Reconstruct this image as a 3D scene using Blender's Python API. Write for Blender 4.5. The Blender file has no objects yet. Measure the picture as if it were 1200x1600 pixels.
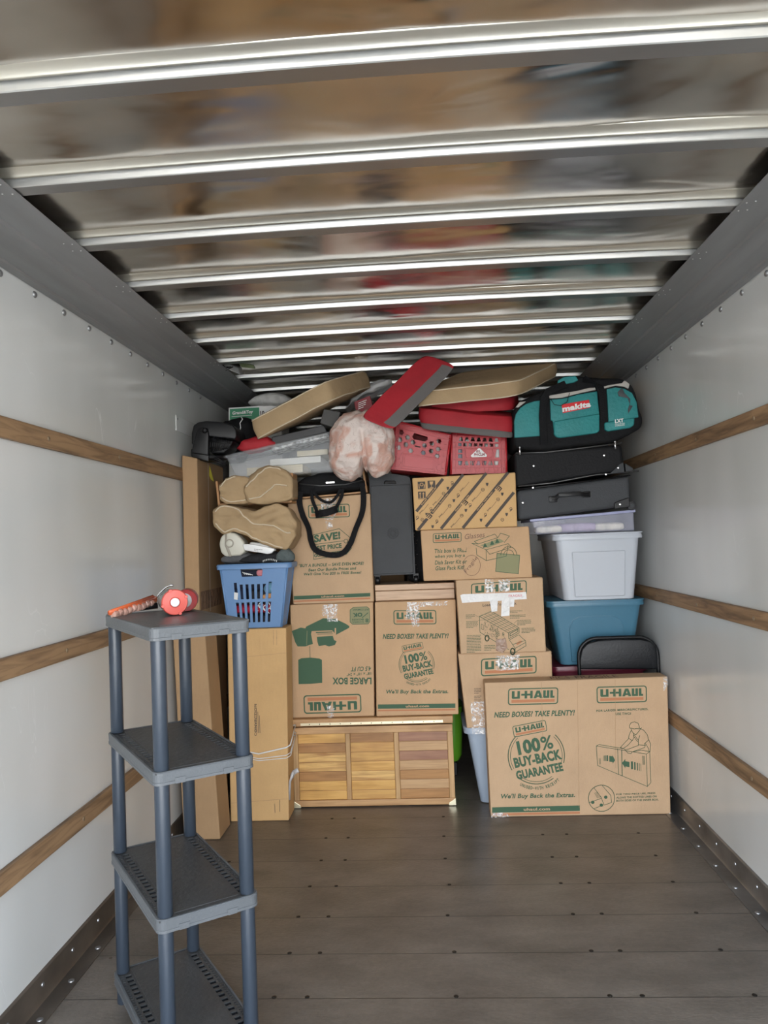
import bpy, bmesh, math, random
from mathutils import Vector, Matrix, noise
random.seed(7)
sc = bpy.context.scene
C = sc.collection
# ---------------------------------------------------------------- camera
CX, HC, YAW, PITCH, ROLL, F = 1.2865, 1.4567, -.0564, .0374, -.038, 1192.1
FW = Vector((math.sin(YAW)*math.cos(PITCH), math.cos(YAW)*math.cos(PITCH), math.sin(PITCH)))
_r = Vector((math.cos(YAW), -math.sin(YAW), 0)); _u = _r.cross(FW)
RT = math.cos(ROLL)*_r + math.sin(ROLL)*_u
UP = -math.sin(ROLL)*_r + math.cos(ROLL)*_u
cam = bpy.data.objects.new('camera', bpy.data.cameras.new('camera')); C.objects.link(cam)
cam.matrix_world = Matrix(((RT.x, UP.x, -FW.x, CX), (RT.y, UP.y, -FW.y, 0), (RT.z, UP.z, -FW.z, HC), (0, 0, 0, 1)))
cam.data.sensor_fit = 'VERTICAL'; cam.data.sensor_height = 24; cam.data.lens = F/1600*24
cam.data.clip_start = .05; cam.data.clip_end = 500
sc.camera = cam
# ---------------------------------------------------------------- light
sc.view_settings.view_transform = 'Standard'; sc.view_settings.look = 'None'
sc.view_settings.gamma = 1; sc.view_settings.use_curve_mapping = False
sc.view_settings.exposure = 1.8
sc.cycles.max_bounces = 14; sc.cycles.diffuse_bounces = 8; sc.cycles.glossy_bounces = 6; sc.cycles.transmission_bounces = 10
sc.cycles.transparent_max_bounces = 12
sc.cycles.caustics_reflective = True
w = bpy.data.worlds.new('daylight'); sc.world = w; w.use_nodes = True
wt = w.node_tree; wt.nodes.clear()
tc = wt.nodes.new('ShaderNodeTexCoord'); sp = wt.nodes.new('ShaderNodeSeparateXYZ'); cr = wt.nodes.new('ShaderNodeValToRGB')
bg = wt.nodes.new('ShaderNodeBackground'); wo = wt.nodes.new('ShaderNodeOutputWorld')
wt.links.new(tc.outputs['Generated'], sp.inputs[0]); wt.links.new(sp.outputs['Z'], cr.inputs[0])
cr.color_ramp.elements[0].position = 0; cr.color_ramp.elements[0].color = (1, .97, .92, 1)
cr.color_ramp.elements[1].position = .5; cr.color_ramp.elements[1].color = (.62, .78, 1, 1)
wt.links.new(cr.outputs[0], bg.inputs[0]); bg.inputs[1].default_value = 3.2; wt.links.new(bg.outputs[0], wo.inputs[0])
sun = bpy.data.objects.new('sun', bpy.data.lights.new('sun', 'SUN')); C.objects.link(sun)
sun.data.energy = 7; sun.data.angle = .01; sun.data.color = (1, .93, .82)
sun.rotation_euler = (math.radians(-28), math.radians(24), 0)      # high, from beyond the cab: it lights the ground behind the truck only
pt = bpy.data.objects.new('door_portal', bpy.data.lights.new('door_portal', 'AREA')); C.objects.link(pt)
pt.data.shape = 'RECTANGLE'; pt.data.size = 2.5; pt.data.size_y = 2.4; pt.data.cycles.is_portal = True
pt.location = (1.24, -.34, 1.2); pt.rotation_euler = (math.radians(90), 0, 0)

def ray(px, py):
    return FW + RT*((px-600)/F) - UP*((py-800)/F)
def P(px, py, Y):
    d = ray(px, py); return Vector((CX, 0, HC)) + d*(Y/d.y)
def PXw(px, py, X):
    d = ray(px, py); return Vector((CX, 0, HC)) + d*((X-CX)/d.x)
# ---------------------------------------------------------------- materials
MATS = {}
def mat(name, col, rough=.6, metal=0, bump=None, var=None, spec=.5, alpha=None, trans=0, coat=0, emit=None, sheen=0, col2=None, coord='Object'):
    """bump=(scale,strength,detail[,stretch xyz]); var=(scale,amount) value noise between col and col2"""
    if name in MATS: return MATS[name]
    m = bpy.data.materials.new(name); m.use_nodes = True; nt = m.node_tree; b = nt.nodes['Principled BSDF']
    b.inputs['Base Color'].default_value = (*col, 1); b.inputs['Roughness'].default_value = rough
    b.inputs['Metallic'].default_value = metal; b.inputs['Specular IOR Level'].default_value = spec
    b.inputs['Transmission Weight'].default_value = trans; b.inputs['Coat Weight'].default_value = coat
    b.inputs['Sheen Weight'].default_value = sheen
    if alpha is not None: b.inputs['Alpha'].default_value = alpha
    L = nt.links.new
    def tex(scale, detail, st=(1, 1, 1)):
        t = nt.nodes.new('ShaderNodeTexCoord'); mp = nt.nodes.new('ShaderNodeMapping'); n = nt.nodes.new('ShaderNodeTexNoise')
        mp.inputs['Scale'].default_value = st
        L(t.outputs[coord], mp.inputs[0]); L(mp.outputs[0], n.inputs['Vector'])
        n.inputs['Scale'].default_value = scale; n.inputs['Detail'].default_value = detail; return n
    if var:
        n = tex(var[0], 5, var[2] if len(var) > 2 else (1, 1, 1)); r = nt.nodes.new('ShaderNodeValToRGB')
        c2 = col2 or tuple(c*(1-var[1]) for c in col)
        r.color_ramp.elements[0].position = .35; r.color_ramp.elements[1].position = .65
        r.color_ramp.elements[0].color = (*c2, 1); r.color_ramp.elements[1].color = (*col, 1)
        L(n.outputs[0], r.inputs[0]); L(r.outputs[0], b.inputs['Base Color'])
    if bump:
        n = tex(bump[0], bump[2] if len(bump) > 2 else 3, bump[3] if len(bump) > 3 else (1, 1, 1))
        bm = nt.nodes.new('ShaderNodeBump'); bm.inputs['Strength'].default_value = bump[1]; bm.inputs['Distance'].default_value = .01
        L(n.outputs[0], bm.inputs['Height']); L(bm.outputs[0], b.inputs['Normal'])
    MATS[name] = m; return m
def cardboard(name, col):
    if name in MATS: return MATS[name]
    m = bpy.data.materials.new(name); m.use_nodes = True; nt = m.node_tree; b = nt.nodes['Principled BSDF']; L = nt.links.new
    t = nt.nodes.new('ShaderNodeTexCoord')
    wv = nt.nodes.new('ShaderNodeTexWave'); wv.bands_direction = 'X'; wv.inputs['Scale'].default_value = 45; wv.inputs['Distortion'].default_value = .6
    n1 = nt.nodes.new('ShaderNodeTexNoise'); n1.inputs['Scale'].default_value = 6; n1.inputs['Detail'].default_value = 6
    n2 = nt.nodes.new('ShaderNodeTexNoise'); n2.inputs['Scale'].default_value = 160; n2.inputs['Detail'].default_value = 2
    for n in (wv, n1, n2): L(t.outputs['Object'], n.inputs['Vector'])
    r = nt.nodes.new('ShaderNodeValToRGB'); r.color_ramp.elements[0].position = .3; r.color_ramp.elements[1].position = .7
    r.color_ramp.elements[0].color = (*[c*.86 for c in col], 1); r.color_ramp.elements[1].color = (*col, 1)
    mx = nt.nodes.new('ShaderNodeMath'); mx.operation = 'MULTIPLY_ADD'; mx.inputs[1].default_value = .25; L(n2.outputs[0], mx.inputs[0]); 
    ml = nt.nodes.new('ShaderNodeMath'); ml.operation = 'MULTIPLY'; ml.inputs[1].default_value = .75; L(n1.outputs[0], ml.inputs[0]); L(ml.outputs[0], mx.inputs[2])
    L(mx.outputs[0], r.inputs[0]); L(r.outputs[0], b.inputs['Base Color'])
    bm = nt.nodes.new('ShaderNodeBump'); bm.inputs['Strength'].default_value = .12; bm.inputs['Distance'].default_value = .003
    L(wv.outputs[0], bm.inputs['Height']); bm2 = nt.nodes.new('ShaderNodeBump'); bm2.inputs['Strength'].default_value = .25; bm2.inputs['Distance'].default_value = .02
    L(n1.outputs[0], bm2.inputs['Height']); L(bm.outputs[0], bm2.inputs['Normal']); L(bm2.outputs[0], b.inputs['Normal'])
    b.inputs['Roughness'].default_value = .72; b.inputs['Specular IOR Level'].default_value = .3
    MATS[name] = m; return m
def wood(name, c1, c2, axis=0, scale=1.0, rough=.5, knots=True):
    if name in MATS: return MATS[name]
    m = bpy.data.materials.new(name); m.use_nodes = True; nt = m.node_tree; b = nt.nodes['Principled BSDF']; L = nt.links.new
    t = nt.nodes.new('ShaderNodeTexCoord'); mp = nt.nodes.new('ShaderNodeMapping'); L(t.outputs['Object'], mp.inputs[0])
    s = [14*scale]*3; s[axis] = 1.1*scale; mp.inputs['Scale'].default_value = s
    n = nt.nodes.new('ShaderNodeTexNoise'); n.inputs['Scale'].default_value = 3.2; n.inputs['Detail'].default_value = 7; n.inputs['Distortion'].default_value = .8
    L(mp.outputs[0], n.inputs['Vector'])
    r = nt.nodes.new('ShaderNodeValToRGB'); r.color_ramp.elements[0].position = .32; r.color_ramp.elements[1].position = .62
    r.color_ramp.elements[0].color = (*c2, 1); r.color_ramp.elements[1].color = (*c1, 1); L(n.outputs[0], r.inputs[0])
    v = nt.nodes.new('ShaderNodeTexNoise'); v.inputs['Scale'].default_value = 3; v.inputs['Detail'].default_value = 3; L(t.outputs['Object'], v.inputs['Vector'])
    r2 = nt.nodes.new('ShaderNodeValToRGB'); r2.color_ramp.elements[0].position = .25; r2.color_ramp.elements[1].position = .45
    r2.color_ramp.elements[0].color = (.5, .45, .42, 1); r2.color_ramp.elements[1].color = (1, 1, 1, 1); L(v.outputs[0], r2.inputs[0])
    mx = nt.nodes.new('ShaderNodeMixRGB'); mx.blend_type = 'MULTIPLY'; mx.inputs[0].default_value = .7 if knots else 0
    L(r.outputs[0], mx.inputs[1]); L(r2.outputs[0], mx.inputs[2]); L(mx.outputs[0], b.inputs['Base Color'])
    b.inputs['Roughness'].default_value = rough
    MATS[name] = m; return m
CARD = cardboard('cardboard_brown', (.57, .365, .205))
CARD2 = cardboard('cardboard_tan', (.56, .375, .225))
CARD3 = cardboard('cardboard_golden', (.64, .40, .18))
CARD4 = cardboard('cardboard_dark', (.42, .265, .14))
GREEN = mat('green_ink', (.045, .105, .055), .7)
ORANGE = mat('orange_ink', (.48, .19, .085), .7)
BLACKINK = mat('black_ink', (.07, .055, .045), .7)
BROWNINK = mat('brown_marker', (.18, .10, .07), .7)
WHITEP = mat('white_paint', (.75, .75, .73), .5)
LTGREEN = mat('pale_green_ink', (.26, .25, .13), .75)
def tape_mat(name, col, lo, hi):  # patchy opacity of the whitish film paints streaky highlights on the tape
    m = mat(name, col, .2, bump=(45, 1, 4), spec=.9); nt = m.node_tree; b = nt.nodes['Principled BSDF']
    t = nt.nodes.new('ShaderNodeTexCoord'); n = nt.nodes.new('ShaderNodeTexNoise'); n.inputs['Scale'].default_value = 38; n.inputs['Detail'].default_value = 3; n.inputs['Distortion'].default_value = 2
    nt.links.new(t.outputs['Object'], n.inputs['Vector']); r = nt.nodes.new('ShaderNodeMapRange'); r.inputs['From Min'].default_value = .45; r.inputs['From Max'].default_value = .62
    r.inputs['To Min'].default_value = lo; r.inputs['To Max'].default_value = hi; nt.links.new(n.outputs[0], r.inputs[0]); nt.links.new(r.outputs[0], b.inputs['Alpha']); return m
TAPE = tape_mat('clear_tape_glints', (.88, .86, .84), .10, .85)
BTAPE = mat('brown_tape', (.33, .2, .13), .25, bump=(35, .8, 4), alpha=.85)
BLACKF = mat('black_fabric', (.008, .008, .009), .8, bump=(60, .3, 3), spec=.25)
BLACKP = mat('black_plastic', (.006, .006, .007), .42, spec=.35)
CHROME = mat('chrome', (.75, .75, .75), .2, 1)
TAN = mat('tan_canvas', (.43, .30, .165), .85, bump=(14, .8, 4), var=(5, .14))
PIPING = mat('cream_piping', (.62, .52, .38), .8)
REDF = mat('red_fabric', (.40, .012, .022), .7, bump=(12, .5, 4), var=(6, .2))
GREYF = mat('grey_fabric', (.13, .12, .115), .85, bump=(30, .3, 3))
REDP = mat('red_plastic', (.44, .022, .03), .38, bump=(14, .1, 2))
# ---------------------------------------------------------------- mesh builder
def fix(v): return (v.x, v.y, v.z) if hasattr(v, 'x') else tuple(v)
class MB:
    def __init__(s): s.v = []; s.f = []; s.m = []; s.sm = []
    def add(s, vs, fs, m=0, smooth=False, mp=None):
        o = len(s.v)
        for q in vs: s.v.append(fix(mp(Vector(q)) if mp else q))
        for i, f in enumerate(fs):
            s.f.append([o+k for k in f]); s.m.append(m[i] if isinstance(m, list) else m); s.sm.append(smooth)
        return s
    def addbm(s, bm, m=0, smooth=False, mp=None):
        bm.verts.ensure_lookup_table(); bm.verts.index_update()
        vs = [v.co.copy() for v in bm.verts]; fs = [[v.index for v in f.verts] for f in bm.faces]; bm.free()
        return s.add(vs, fs, m, smooth, mp)
    def hexa(s, c, bev=0, m=0, seg=2, mp=None):
        """c: front tl,tr,br,bl then back tl,tr,br,bl"""
        bm = bmesh.new(); v = [bm.verts.new(fix(q)) for q in c]
        for f in ((0, 3, 2, 1), (4, 5, 6, 7), (0, 1, 5, 4), (3, 7, 6, 2), (0, 4, 7, 3), (1, 2, 6, 5)): bm.faces.new([v[i] for i in f])
        bmesh.ops.recalc_face_normals(bm, faces=bm.faces)
        if bev: bmesh.ops.bevel(bm, geom=bm.edges, offset=bev, segments=seg, affect='EDGES', profile=.5)
        return s.addbm(bm, m, False, mp)
    def box(s, a, b, bev=0, m=0, mp=None):
        (x0, y0, z0), (x1, y1, z1) = a, b
        return s.hexa([(x0, y0, z1), (x1, y0, z1), (x1, y0, z0), (x0, y0, z0), (x0, y1, z1), (x1, y1, z1), (x1, y1, z0), (x0, y1, z0)], bev, m, mp=mp)
    def tube(s, pts, r, n=8, m=0, closed=False, cap=True, flat=None):
        """flat=(a,b,hint): elliptical/rect section half-widths a along hint, b across"""
        pts = [Vector(p) for p in pts]; N = len(pts); rs = r if isinstance(r, (list, tuple)) else [r]*N
        vs = []; fs = []; prev = None
        for i, p in enumerate(pts):
            a = pts[i-1] if (i or closed) else p; b = pts[(i+1) % N] if (i < N-1 or closed) else p
            t = (b-a).normalized() if (b-a).length > 1e-9 else Vector((0, 0, 1))
            if flat:
                h = flat[2] if not isinstance(flat[2], list) else flat[2][i]
                u = Vector(h); u = (u - t*u.dot(t)).normalized()
            elif prev is None:
                u = t.orthogonal().normalized()
            else:
                u = (prev - t*prev.dot(t)).normalized()
            prev = u; w2 = t.cross(u)
            for k in range(n):
                an = 2*math.pi*k/n
                if flat:
                    cx, cy = math.cos(an), math.sin(an)
                    e = .35
                    vs.append(p + u*flat[0]*math.copysign(abs(cx)**e, cx) + w2*flat[1]*math.copysign(abs(cy)**e, cy))
                else: vs.append(p + (u*math.cos(an) + w2*math.sin(an))*rs[i])
        L = N if closed else N-1
        for i in range(L):
            j = (i+1) % N
            for k in range(n): fs.append([i*n+k, i*n+(k+1) % n, j*n+(k+1) % n, j*n+k])
        if cap and not closed: fs.append(list(range(n))[::-1]); fs.append([(N-1)*n+k for k in range(n)])
        return s.add(vs, fs, m, True)
    def lathe(s, prof, o, ax=(0, 0, 1), n=24, m=0, smooth=True):
        ax = Vector(ax).normalized(); u = ax.orthogonal().normalized(); w2 = ax.cross(u); o = Vector(o); vs = []; fs = []
        for r, h in prof:
            for k in range(n):
                a = 2*math.pi*k/n; vs.append(o + ax*h + (u*math.cos(a)+w2*math.sin(a))*r)
        for i in range(len(prof)-1):
            for k in range(n): fs.append([i*n+k, i*n+(k+1) % n, (i+1)*n+(k+1) % n, (i+1)*n+k])
        fs.append(list(range(n))[::-1]); fs.append([(len(prof)-1)*n+k for k in range(n)])
        return s.add(vs, fs, m, smooth)
    def loft(s, rings, m=0, smooth=True, cap0=True, cap1=True):
        n = len(rings[0]); vs = [q for r in rings for q in r]; fs = []
        for i in range(len(rings)-1):
            for k in range(n): fs.append([i*n+k, i*n+(k+1) % n, (i+1)*n+(k+1) % n, (i+1)*n+k])
        if cap0: fs.append(list(range(n))[::-1])
        if cap1: fs.append([(len(rings)-1)*n+k for k in range(n)])
        return s.add(vs, fs, m, smooth)
    def prism(s, pts, Y, depth, bev=0, m=0, seg=3, smooth=False):
        """outline of world points (front face), pushed back along +Y"""
        bm = bmesh.new(); a = [bm.verts.new((p[0], Y if len(p) < 3 or Y is not None else p[1], p[-1])) for p in pts]
        f = bm.faces.new(a); r = bmesh.ops.extrude_face_region(bm, geom=[f])
        for v in [g for g in r['geom'] if isinstance(g, bmesh.types.BMVert)]: v.co.y += depth
        bmesh.ops.recalc_face_normals(bm, faces=bm.faces)
        if bev: bmesh.ops.bevel(bm, geom=bm.edges, offset=bev, segments=seg, affect='EDGES', profile=.5, clamp_overlap=True)
        return s.addbm(bm, m, smooth)
    def build(s, name, mats, parent=None, smooth_angle=None):
        me = bpy.data.meshes.new(name)
        if parent is not None: o3 = Vector(parent.location) if parent.parent is None else Vector(parent['_w'])
        else:
            xs, ys, zs = zip(*s.v); o3 = Vector(((min(xs)+max(xs))/2, (min(ys)+max(ys))/2, min(zs)))
        me.from_pydata([(a-o3.x, b-o3.y, c-o3.z) for a, b, c in s.v], [], s.f)
        if not isinstance(mats, (list, tuple)): mats = [mats]
        for q in mats: me.materials.append(q)
        me.polygons.foreach_set('material_index', s.m); me.polygons.foreach_set('use_smooth', s.sm); me.update()
        if len(me.polygons) < 60000 and any(s.sm) and smooth_angle: me.set_sharp_from_angle(angle=math.radians(smooth_angle))
        o = bpy.data.objects.new(name, me); C.objects.link(o)
        o['_w'] = tuple(o3)
        if parent is not None: o.parent = parent
        else: o.location = o3
        return o
def tag(o, label=None, cat=None, group=None, kind=None):
    if label: o['label'] = label
    if cat: o['category'] = cat
    if group: o['group'] = group
    if kind: o['kind'] = kind
    return o
def thing(name, loc, label, cat, group=None):
    o = bpy.data.objects.new(name, None); C.objects.link(o); o.location = loc; o.empty_display_size = .05
    return tag(o, label, cat, group)
def rrect(x0, x1, y0, y1, r, z, n=5):
    out = []
    for cx, cy, a0 in ((x1-r, y0+r, -90), (x1-r, y1-r, 0), (x0+r, y1-r, 90), (x0+r, y0+r, 180)):
        for k in range(n+1):
            a = math.radians(a0 + 90*k/n); out.append(Vector((cx+r*math.cos(a), cy+r*math.sin(a), z)))
    return out
# ---------------------------------------------------------------- flat fills and lettering
def fill2d(polys, thick=0, closed=True):
    cu = bpy.data.curves.new('t', 'CURVE'); cu.dimensions = '2D'; cu.fill_mode = 'BOTH'; cu.extrude = thick/2
    for p in polys:
        sp_ = cu.splines.new('POLY'); sp_.points.add(len(p)-1)
        for i, q in enumerate(p): sp_.points[i].co = (q[0], q[1], 0, 1)
        sp_.use_cyclic_u = True
    return _geo(cu)
def _geo(cu):
    o = bpy.data.objects.new('t', cu); C.objects.link(o); bpy.context.view_layer.update()
    me = bpy.data.meshes.new_from_object(o.evaluated_get(bpy.context.evaluated_depsgraph_get()))
    vs = [v.co.copy() for v in me.vertices]; fs = [list(p.vertices) for p in me.polygons]
    C.objects.unlink(o); bpy.data.objects.remove(o); bpy.data.meshes.remove(me); return vs, fs
TX = {}
def text_geo(t, bold):
    if (t, bold) in TX: return TX[(t, bold)]
    cu = bpy.data.curves.new('t', 'FONT'); cu.body = t; cu.offset = bold; cu.resolution_u = 3
    if bold: cu.space_character = 1.05
    vs, fs = _geo(cu)
    x0 = min(v.x for v in vs); x1 = max(v.x for v in vs); y0 = min(v.y for v in vs); y1 = max(v.y for v in vs)
    vs = [((v.x-x0)/(x1-x0), (v.y-y0)/(y1-y0)) for v in vs]; TX[(t, bold)] = (vs, fs); return vs, fs
class Face:
    """a flat printed face in the plane through point o with normal n; print positions are looked up through the camera once"""
    def __init__(s, mb, o, n=(0, -1, 0)):
        s.mb = mb; s.o = Vector(o); s.n = Vector(n).normalized()
        if s.n.y > 0: s.n = -s.n
    def pt(s, px, py, off=.0012):
        d = ray(px, py); c = Vector((CX, 0, HC)); t = (s.o + s.n*off - c).dot(s.n)/d.dot(s.n); return c + d*t
    def text(s, t, a, b, h, m, bold=.02, slant=0, off=.0012):
        vs, fs = text_geo(t, bold); ux, uy = b[0]-a[0], b[1]-a[1]; L = math.hypot(ux, uy); vx, vy = uy/L*h, -ux/L*h
        s.mb.add([s.pt(a[0]+ux*(x+slant*h/L*y)+vx*y, a[1]+uy*(x+slant*h/L*y)+vy*y, off) for x, y in vs], fs, m)
    def poly(s, polys, m, off=.0012):
        if not isinstance(polys[0][0], (tuple, list)): polys = [polys]
        vs, fs = fill2d([[(x, -y) for x, y in p] for p in polys]); s.mb.add([s.pt(v.x, -v.y, off) for v in vs], fs, m)
    def quad(s, p, m, off=.0012): s.mb.add([s.pt(*q, off) for q in p], [[0, 1, 2, 3]], m)
    def line(s, pts, w, m, closed=False, off=.0014):
        n = len(pts)
        for i in range(n if closed else n-1):
            a, b = pts[i], pts[(i+1) % n]; dx, dy = b[0]-a[0], b[1]-a[1]; L = math.hypot(dx, dy) or 1
            ox, oy = -dy/L*w/2, dx/L*w/2; ex, ey = dx/L*w*.3, dy/L*w*.3
            s.quad([(a[0]+ox-ex, a[1]+oy-ey), (a[0]-ox-ex, a[1]-oy-ey), (b[0]-ox+ex, b[1]-oy+ey), (b[0]+ox+ex, b[1]+oy+ey)], m, off)
    def logo(s, fr, mg, mo, off=.0012):
        """framed block-letter logo with an underline bar; fr = px of own bottom-left, bottom-right, top-left"""
        (ax, ay), (bx, by), (cx, cy) = fr
        g = lambda u, v: (ax+(bx-ax)*u+(cx-ax)*v, ay+(by-ay)*u+(cy-ay)*v)
        A = math.hypot(bx-ax, by-ay)/math.hypot(cx-ax, cy-ay)
        def rr(d, r):
            o = []
            for qx, qy, a0 in ((1-d/A-r/A, d+r, -90), (1-d/A-r/A, 1-d-r, 0), (d/A+r/A, 1-d-r, 90), (d/A+r/A, d+r, 180)):
                for k in range(5):
                    a = math.radians(a0+22.5*k); o.append(g(qx+r/A*math.cos(a), qy+r*math.sin(a)))
            return o
        s.poly([rr(0, .17), rr(.065, .12)], mg, off)
        s.poly([g(.07, .14), g(.93, .14), g(.93, .31), g(.07, .31)], mo, off)
        x0, x1, y0, y1 = .075, .925, .38, .84; W = x1-x0; H = y1-y0
        q = lambda pts: s.poly([g(x0+W*u, y0+H*v) for u, v in pts], mg, off)
        q([(0, 1), (0, .1), (.02, 0), (.19, 0), (.19, 1), (.13, 1), (.13, .26), (.065, .26), (.065, 1)])
        q([(.22, .38), (.30, .38), (.30, 0), (.36, 0), (.36, .38), (.43, .38), (.43, 0), (.49, 0), (.49, 1), (.43, 1), (.43, .62), (.36, .62), (.36, 1), (.30, 1), (.30, .62), (.22, .62)])
        s.poly([[g(x0+W*u, y0+H*v) for u, v in [(.51, 0), (.575, 0), (.59, .17), (.645, .17), (.66, 0), (.725, 0), (.655, 1), (.58, 1)]], [g(x0+W*u, y0+H*v) for u, v in [(.60, .38), (.635, .38), (.6175, .72)]]], mg, off)
        q([(.735, 1), (.735, .1), (.75, 0), (.88, 0), (.88, 1), (.82, 1), (.82, .26), (.795, .26), (.795, 1)])
        q([(.90, 1), (.90, 0), (1, 0), (1, .26), (.962, .26), (.962, 1)])
def ell(cx, cy, rx, ry, n=28, a0=0, a1=360):
    return [(cx+rx*math.cos(math.radians(a0+(a1-a0)*k/n)), cy+ry*math.sin(math.radians(a0+(a1-a0)*k/n))) for k in range(n + (0 if a1-a0 == 360 else 1))]
# ---------------------------------------------------------------- soft shapes
def cubegrid(n):
    vs = {}; out = []; fs = []; nf = []
    def idx(p):
        k = tuple(round(c*1000) for c in p)
        if k not in vs: vs[k] = len(out); out.append(Vector(p))
        return vs[k]
    for ax in range(3):
        for sg in (-1, 1):
            for i in range(n):
                for j in range(n):
                    q = []
                    for di, dj in ((0, 0), (1, 0), (1, 1), (0, 1)):
                        a = -1+2*(i+di)/n; b = -1+2*(j+dj)/n; c = [0, 0, 0]; c[ax] = sg; c[(ax+1) % 3] = a; c[(ax+2) % 3] = b; q.append(idx(c))
                    fs.append(q if sg > 0 else q[::-1]); nf.append((ax, sg))
    return out, fs, nf
CG = {n: cubegrid(n) for n in (12, 18, 30)}
def sup(q, e):
    m = max(abs(q.x), abs(q.y), abs(q.z)); d = (abs(q.x)**e+abs(q.y)**e+abs(q.z)**e)**(1/e); return q*(m/d)
def interp(tab, t):
    n = len(tab)-1; t = max(0, min(.9999, t))*n; i = int(t); f = t-i; f = f*f*(3-2*f); return tab[i]*(1-f)+tab[i+1]*f
def puffy(mb, x0, x1, tops, bots, Y, depth, e=4, n=18, m=0, amp=.006, freq=7, seed=0, drop=None):
    """soft body from a height profile; returns the surface map q -> world"""
    c = (P((x0+x1)/2, (tops[0]+bots[0])/2, Y))
    def mp(q):
        s_ = sup(q, e); u = (s_.x+1)/2; t = interp(tops, u); b = interp(bots, u)
        w_ = P(x0+(x1-x0)*u, b+(t-b)*(s_.z+1)/2, Y+depth*.15); w_.y = Y+(s_.y+1)/2*depth
        d = noise.noise_vector(w_*freq + Vector((seed, 0, 0)))*amp + noise.noise_vector(w_*freq*3 + Vector((0, seed, 0)))*amp*.4
        return w_ + d
    mp2 = (lambda q: drop(q, mp)) if drop else mp
    vs, fs, nf = CG[n]; mb.add([mp2(q) for q in vs], fs, m, True); return mp2
def pad(mb, Cc, U, V, W, n=18, m=0, puff=.05, amp=.004, facem=None, r=8, pip=None, seed=0):
    """boxy cushion: corner C, edges U,V, thickness W"""
    Cc = Vector(Cc); U = Vector(U); V = Vector(V); W = Vector(W)
    def mp(q):
        x, y, z = q; mx = max(abs(x), abs(y)); d = (abs(x)**r+abs(y)**r)**(1/r) or 1
        k = mx/d if mx else 1; x, y = x*k, y*k
        z2 = z*(1-.10*max(0, (abs(z)-.0))*0) ; z3 = z*(.86+.14*(1-min(1, mx)**6)) + (math.copysign(puff*4*(1-x*x)*(1-y*y), z)*abs(z))
        b = 1+.025*(1-z*z)*(mx**4)
        w_ = Cc + U*(x*b+1)/2 + V*(y*b+1)/2 + W*(z3+1)/2
        return w_ + noise.noise_vector(w_*8+Vector((seed, 0, 0)))*amp
    vs, fs, nf = CG[n]; mb.add([mp(q) for q in vs], fs, [facem(a) for a in nf] if facem else m, True)
    if pip is not None:
        for z in (-.93, .93):
            ring = []
            for k in range(48):
                a = k/48*4; s_ = int(a); f = (a-s_)*2-1; ring.append(mp(Vector(((f, -1), (1, f), (-f, 1), (-1, -f))[s_] + (z,))))
            c = Cc+(U+V+W)/2
            mb.tube([q+(q-c).normalized()*.001 for q in ring], .0035, 6, pip, closed=True)
    return mp
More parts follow.
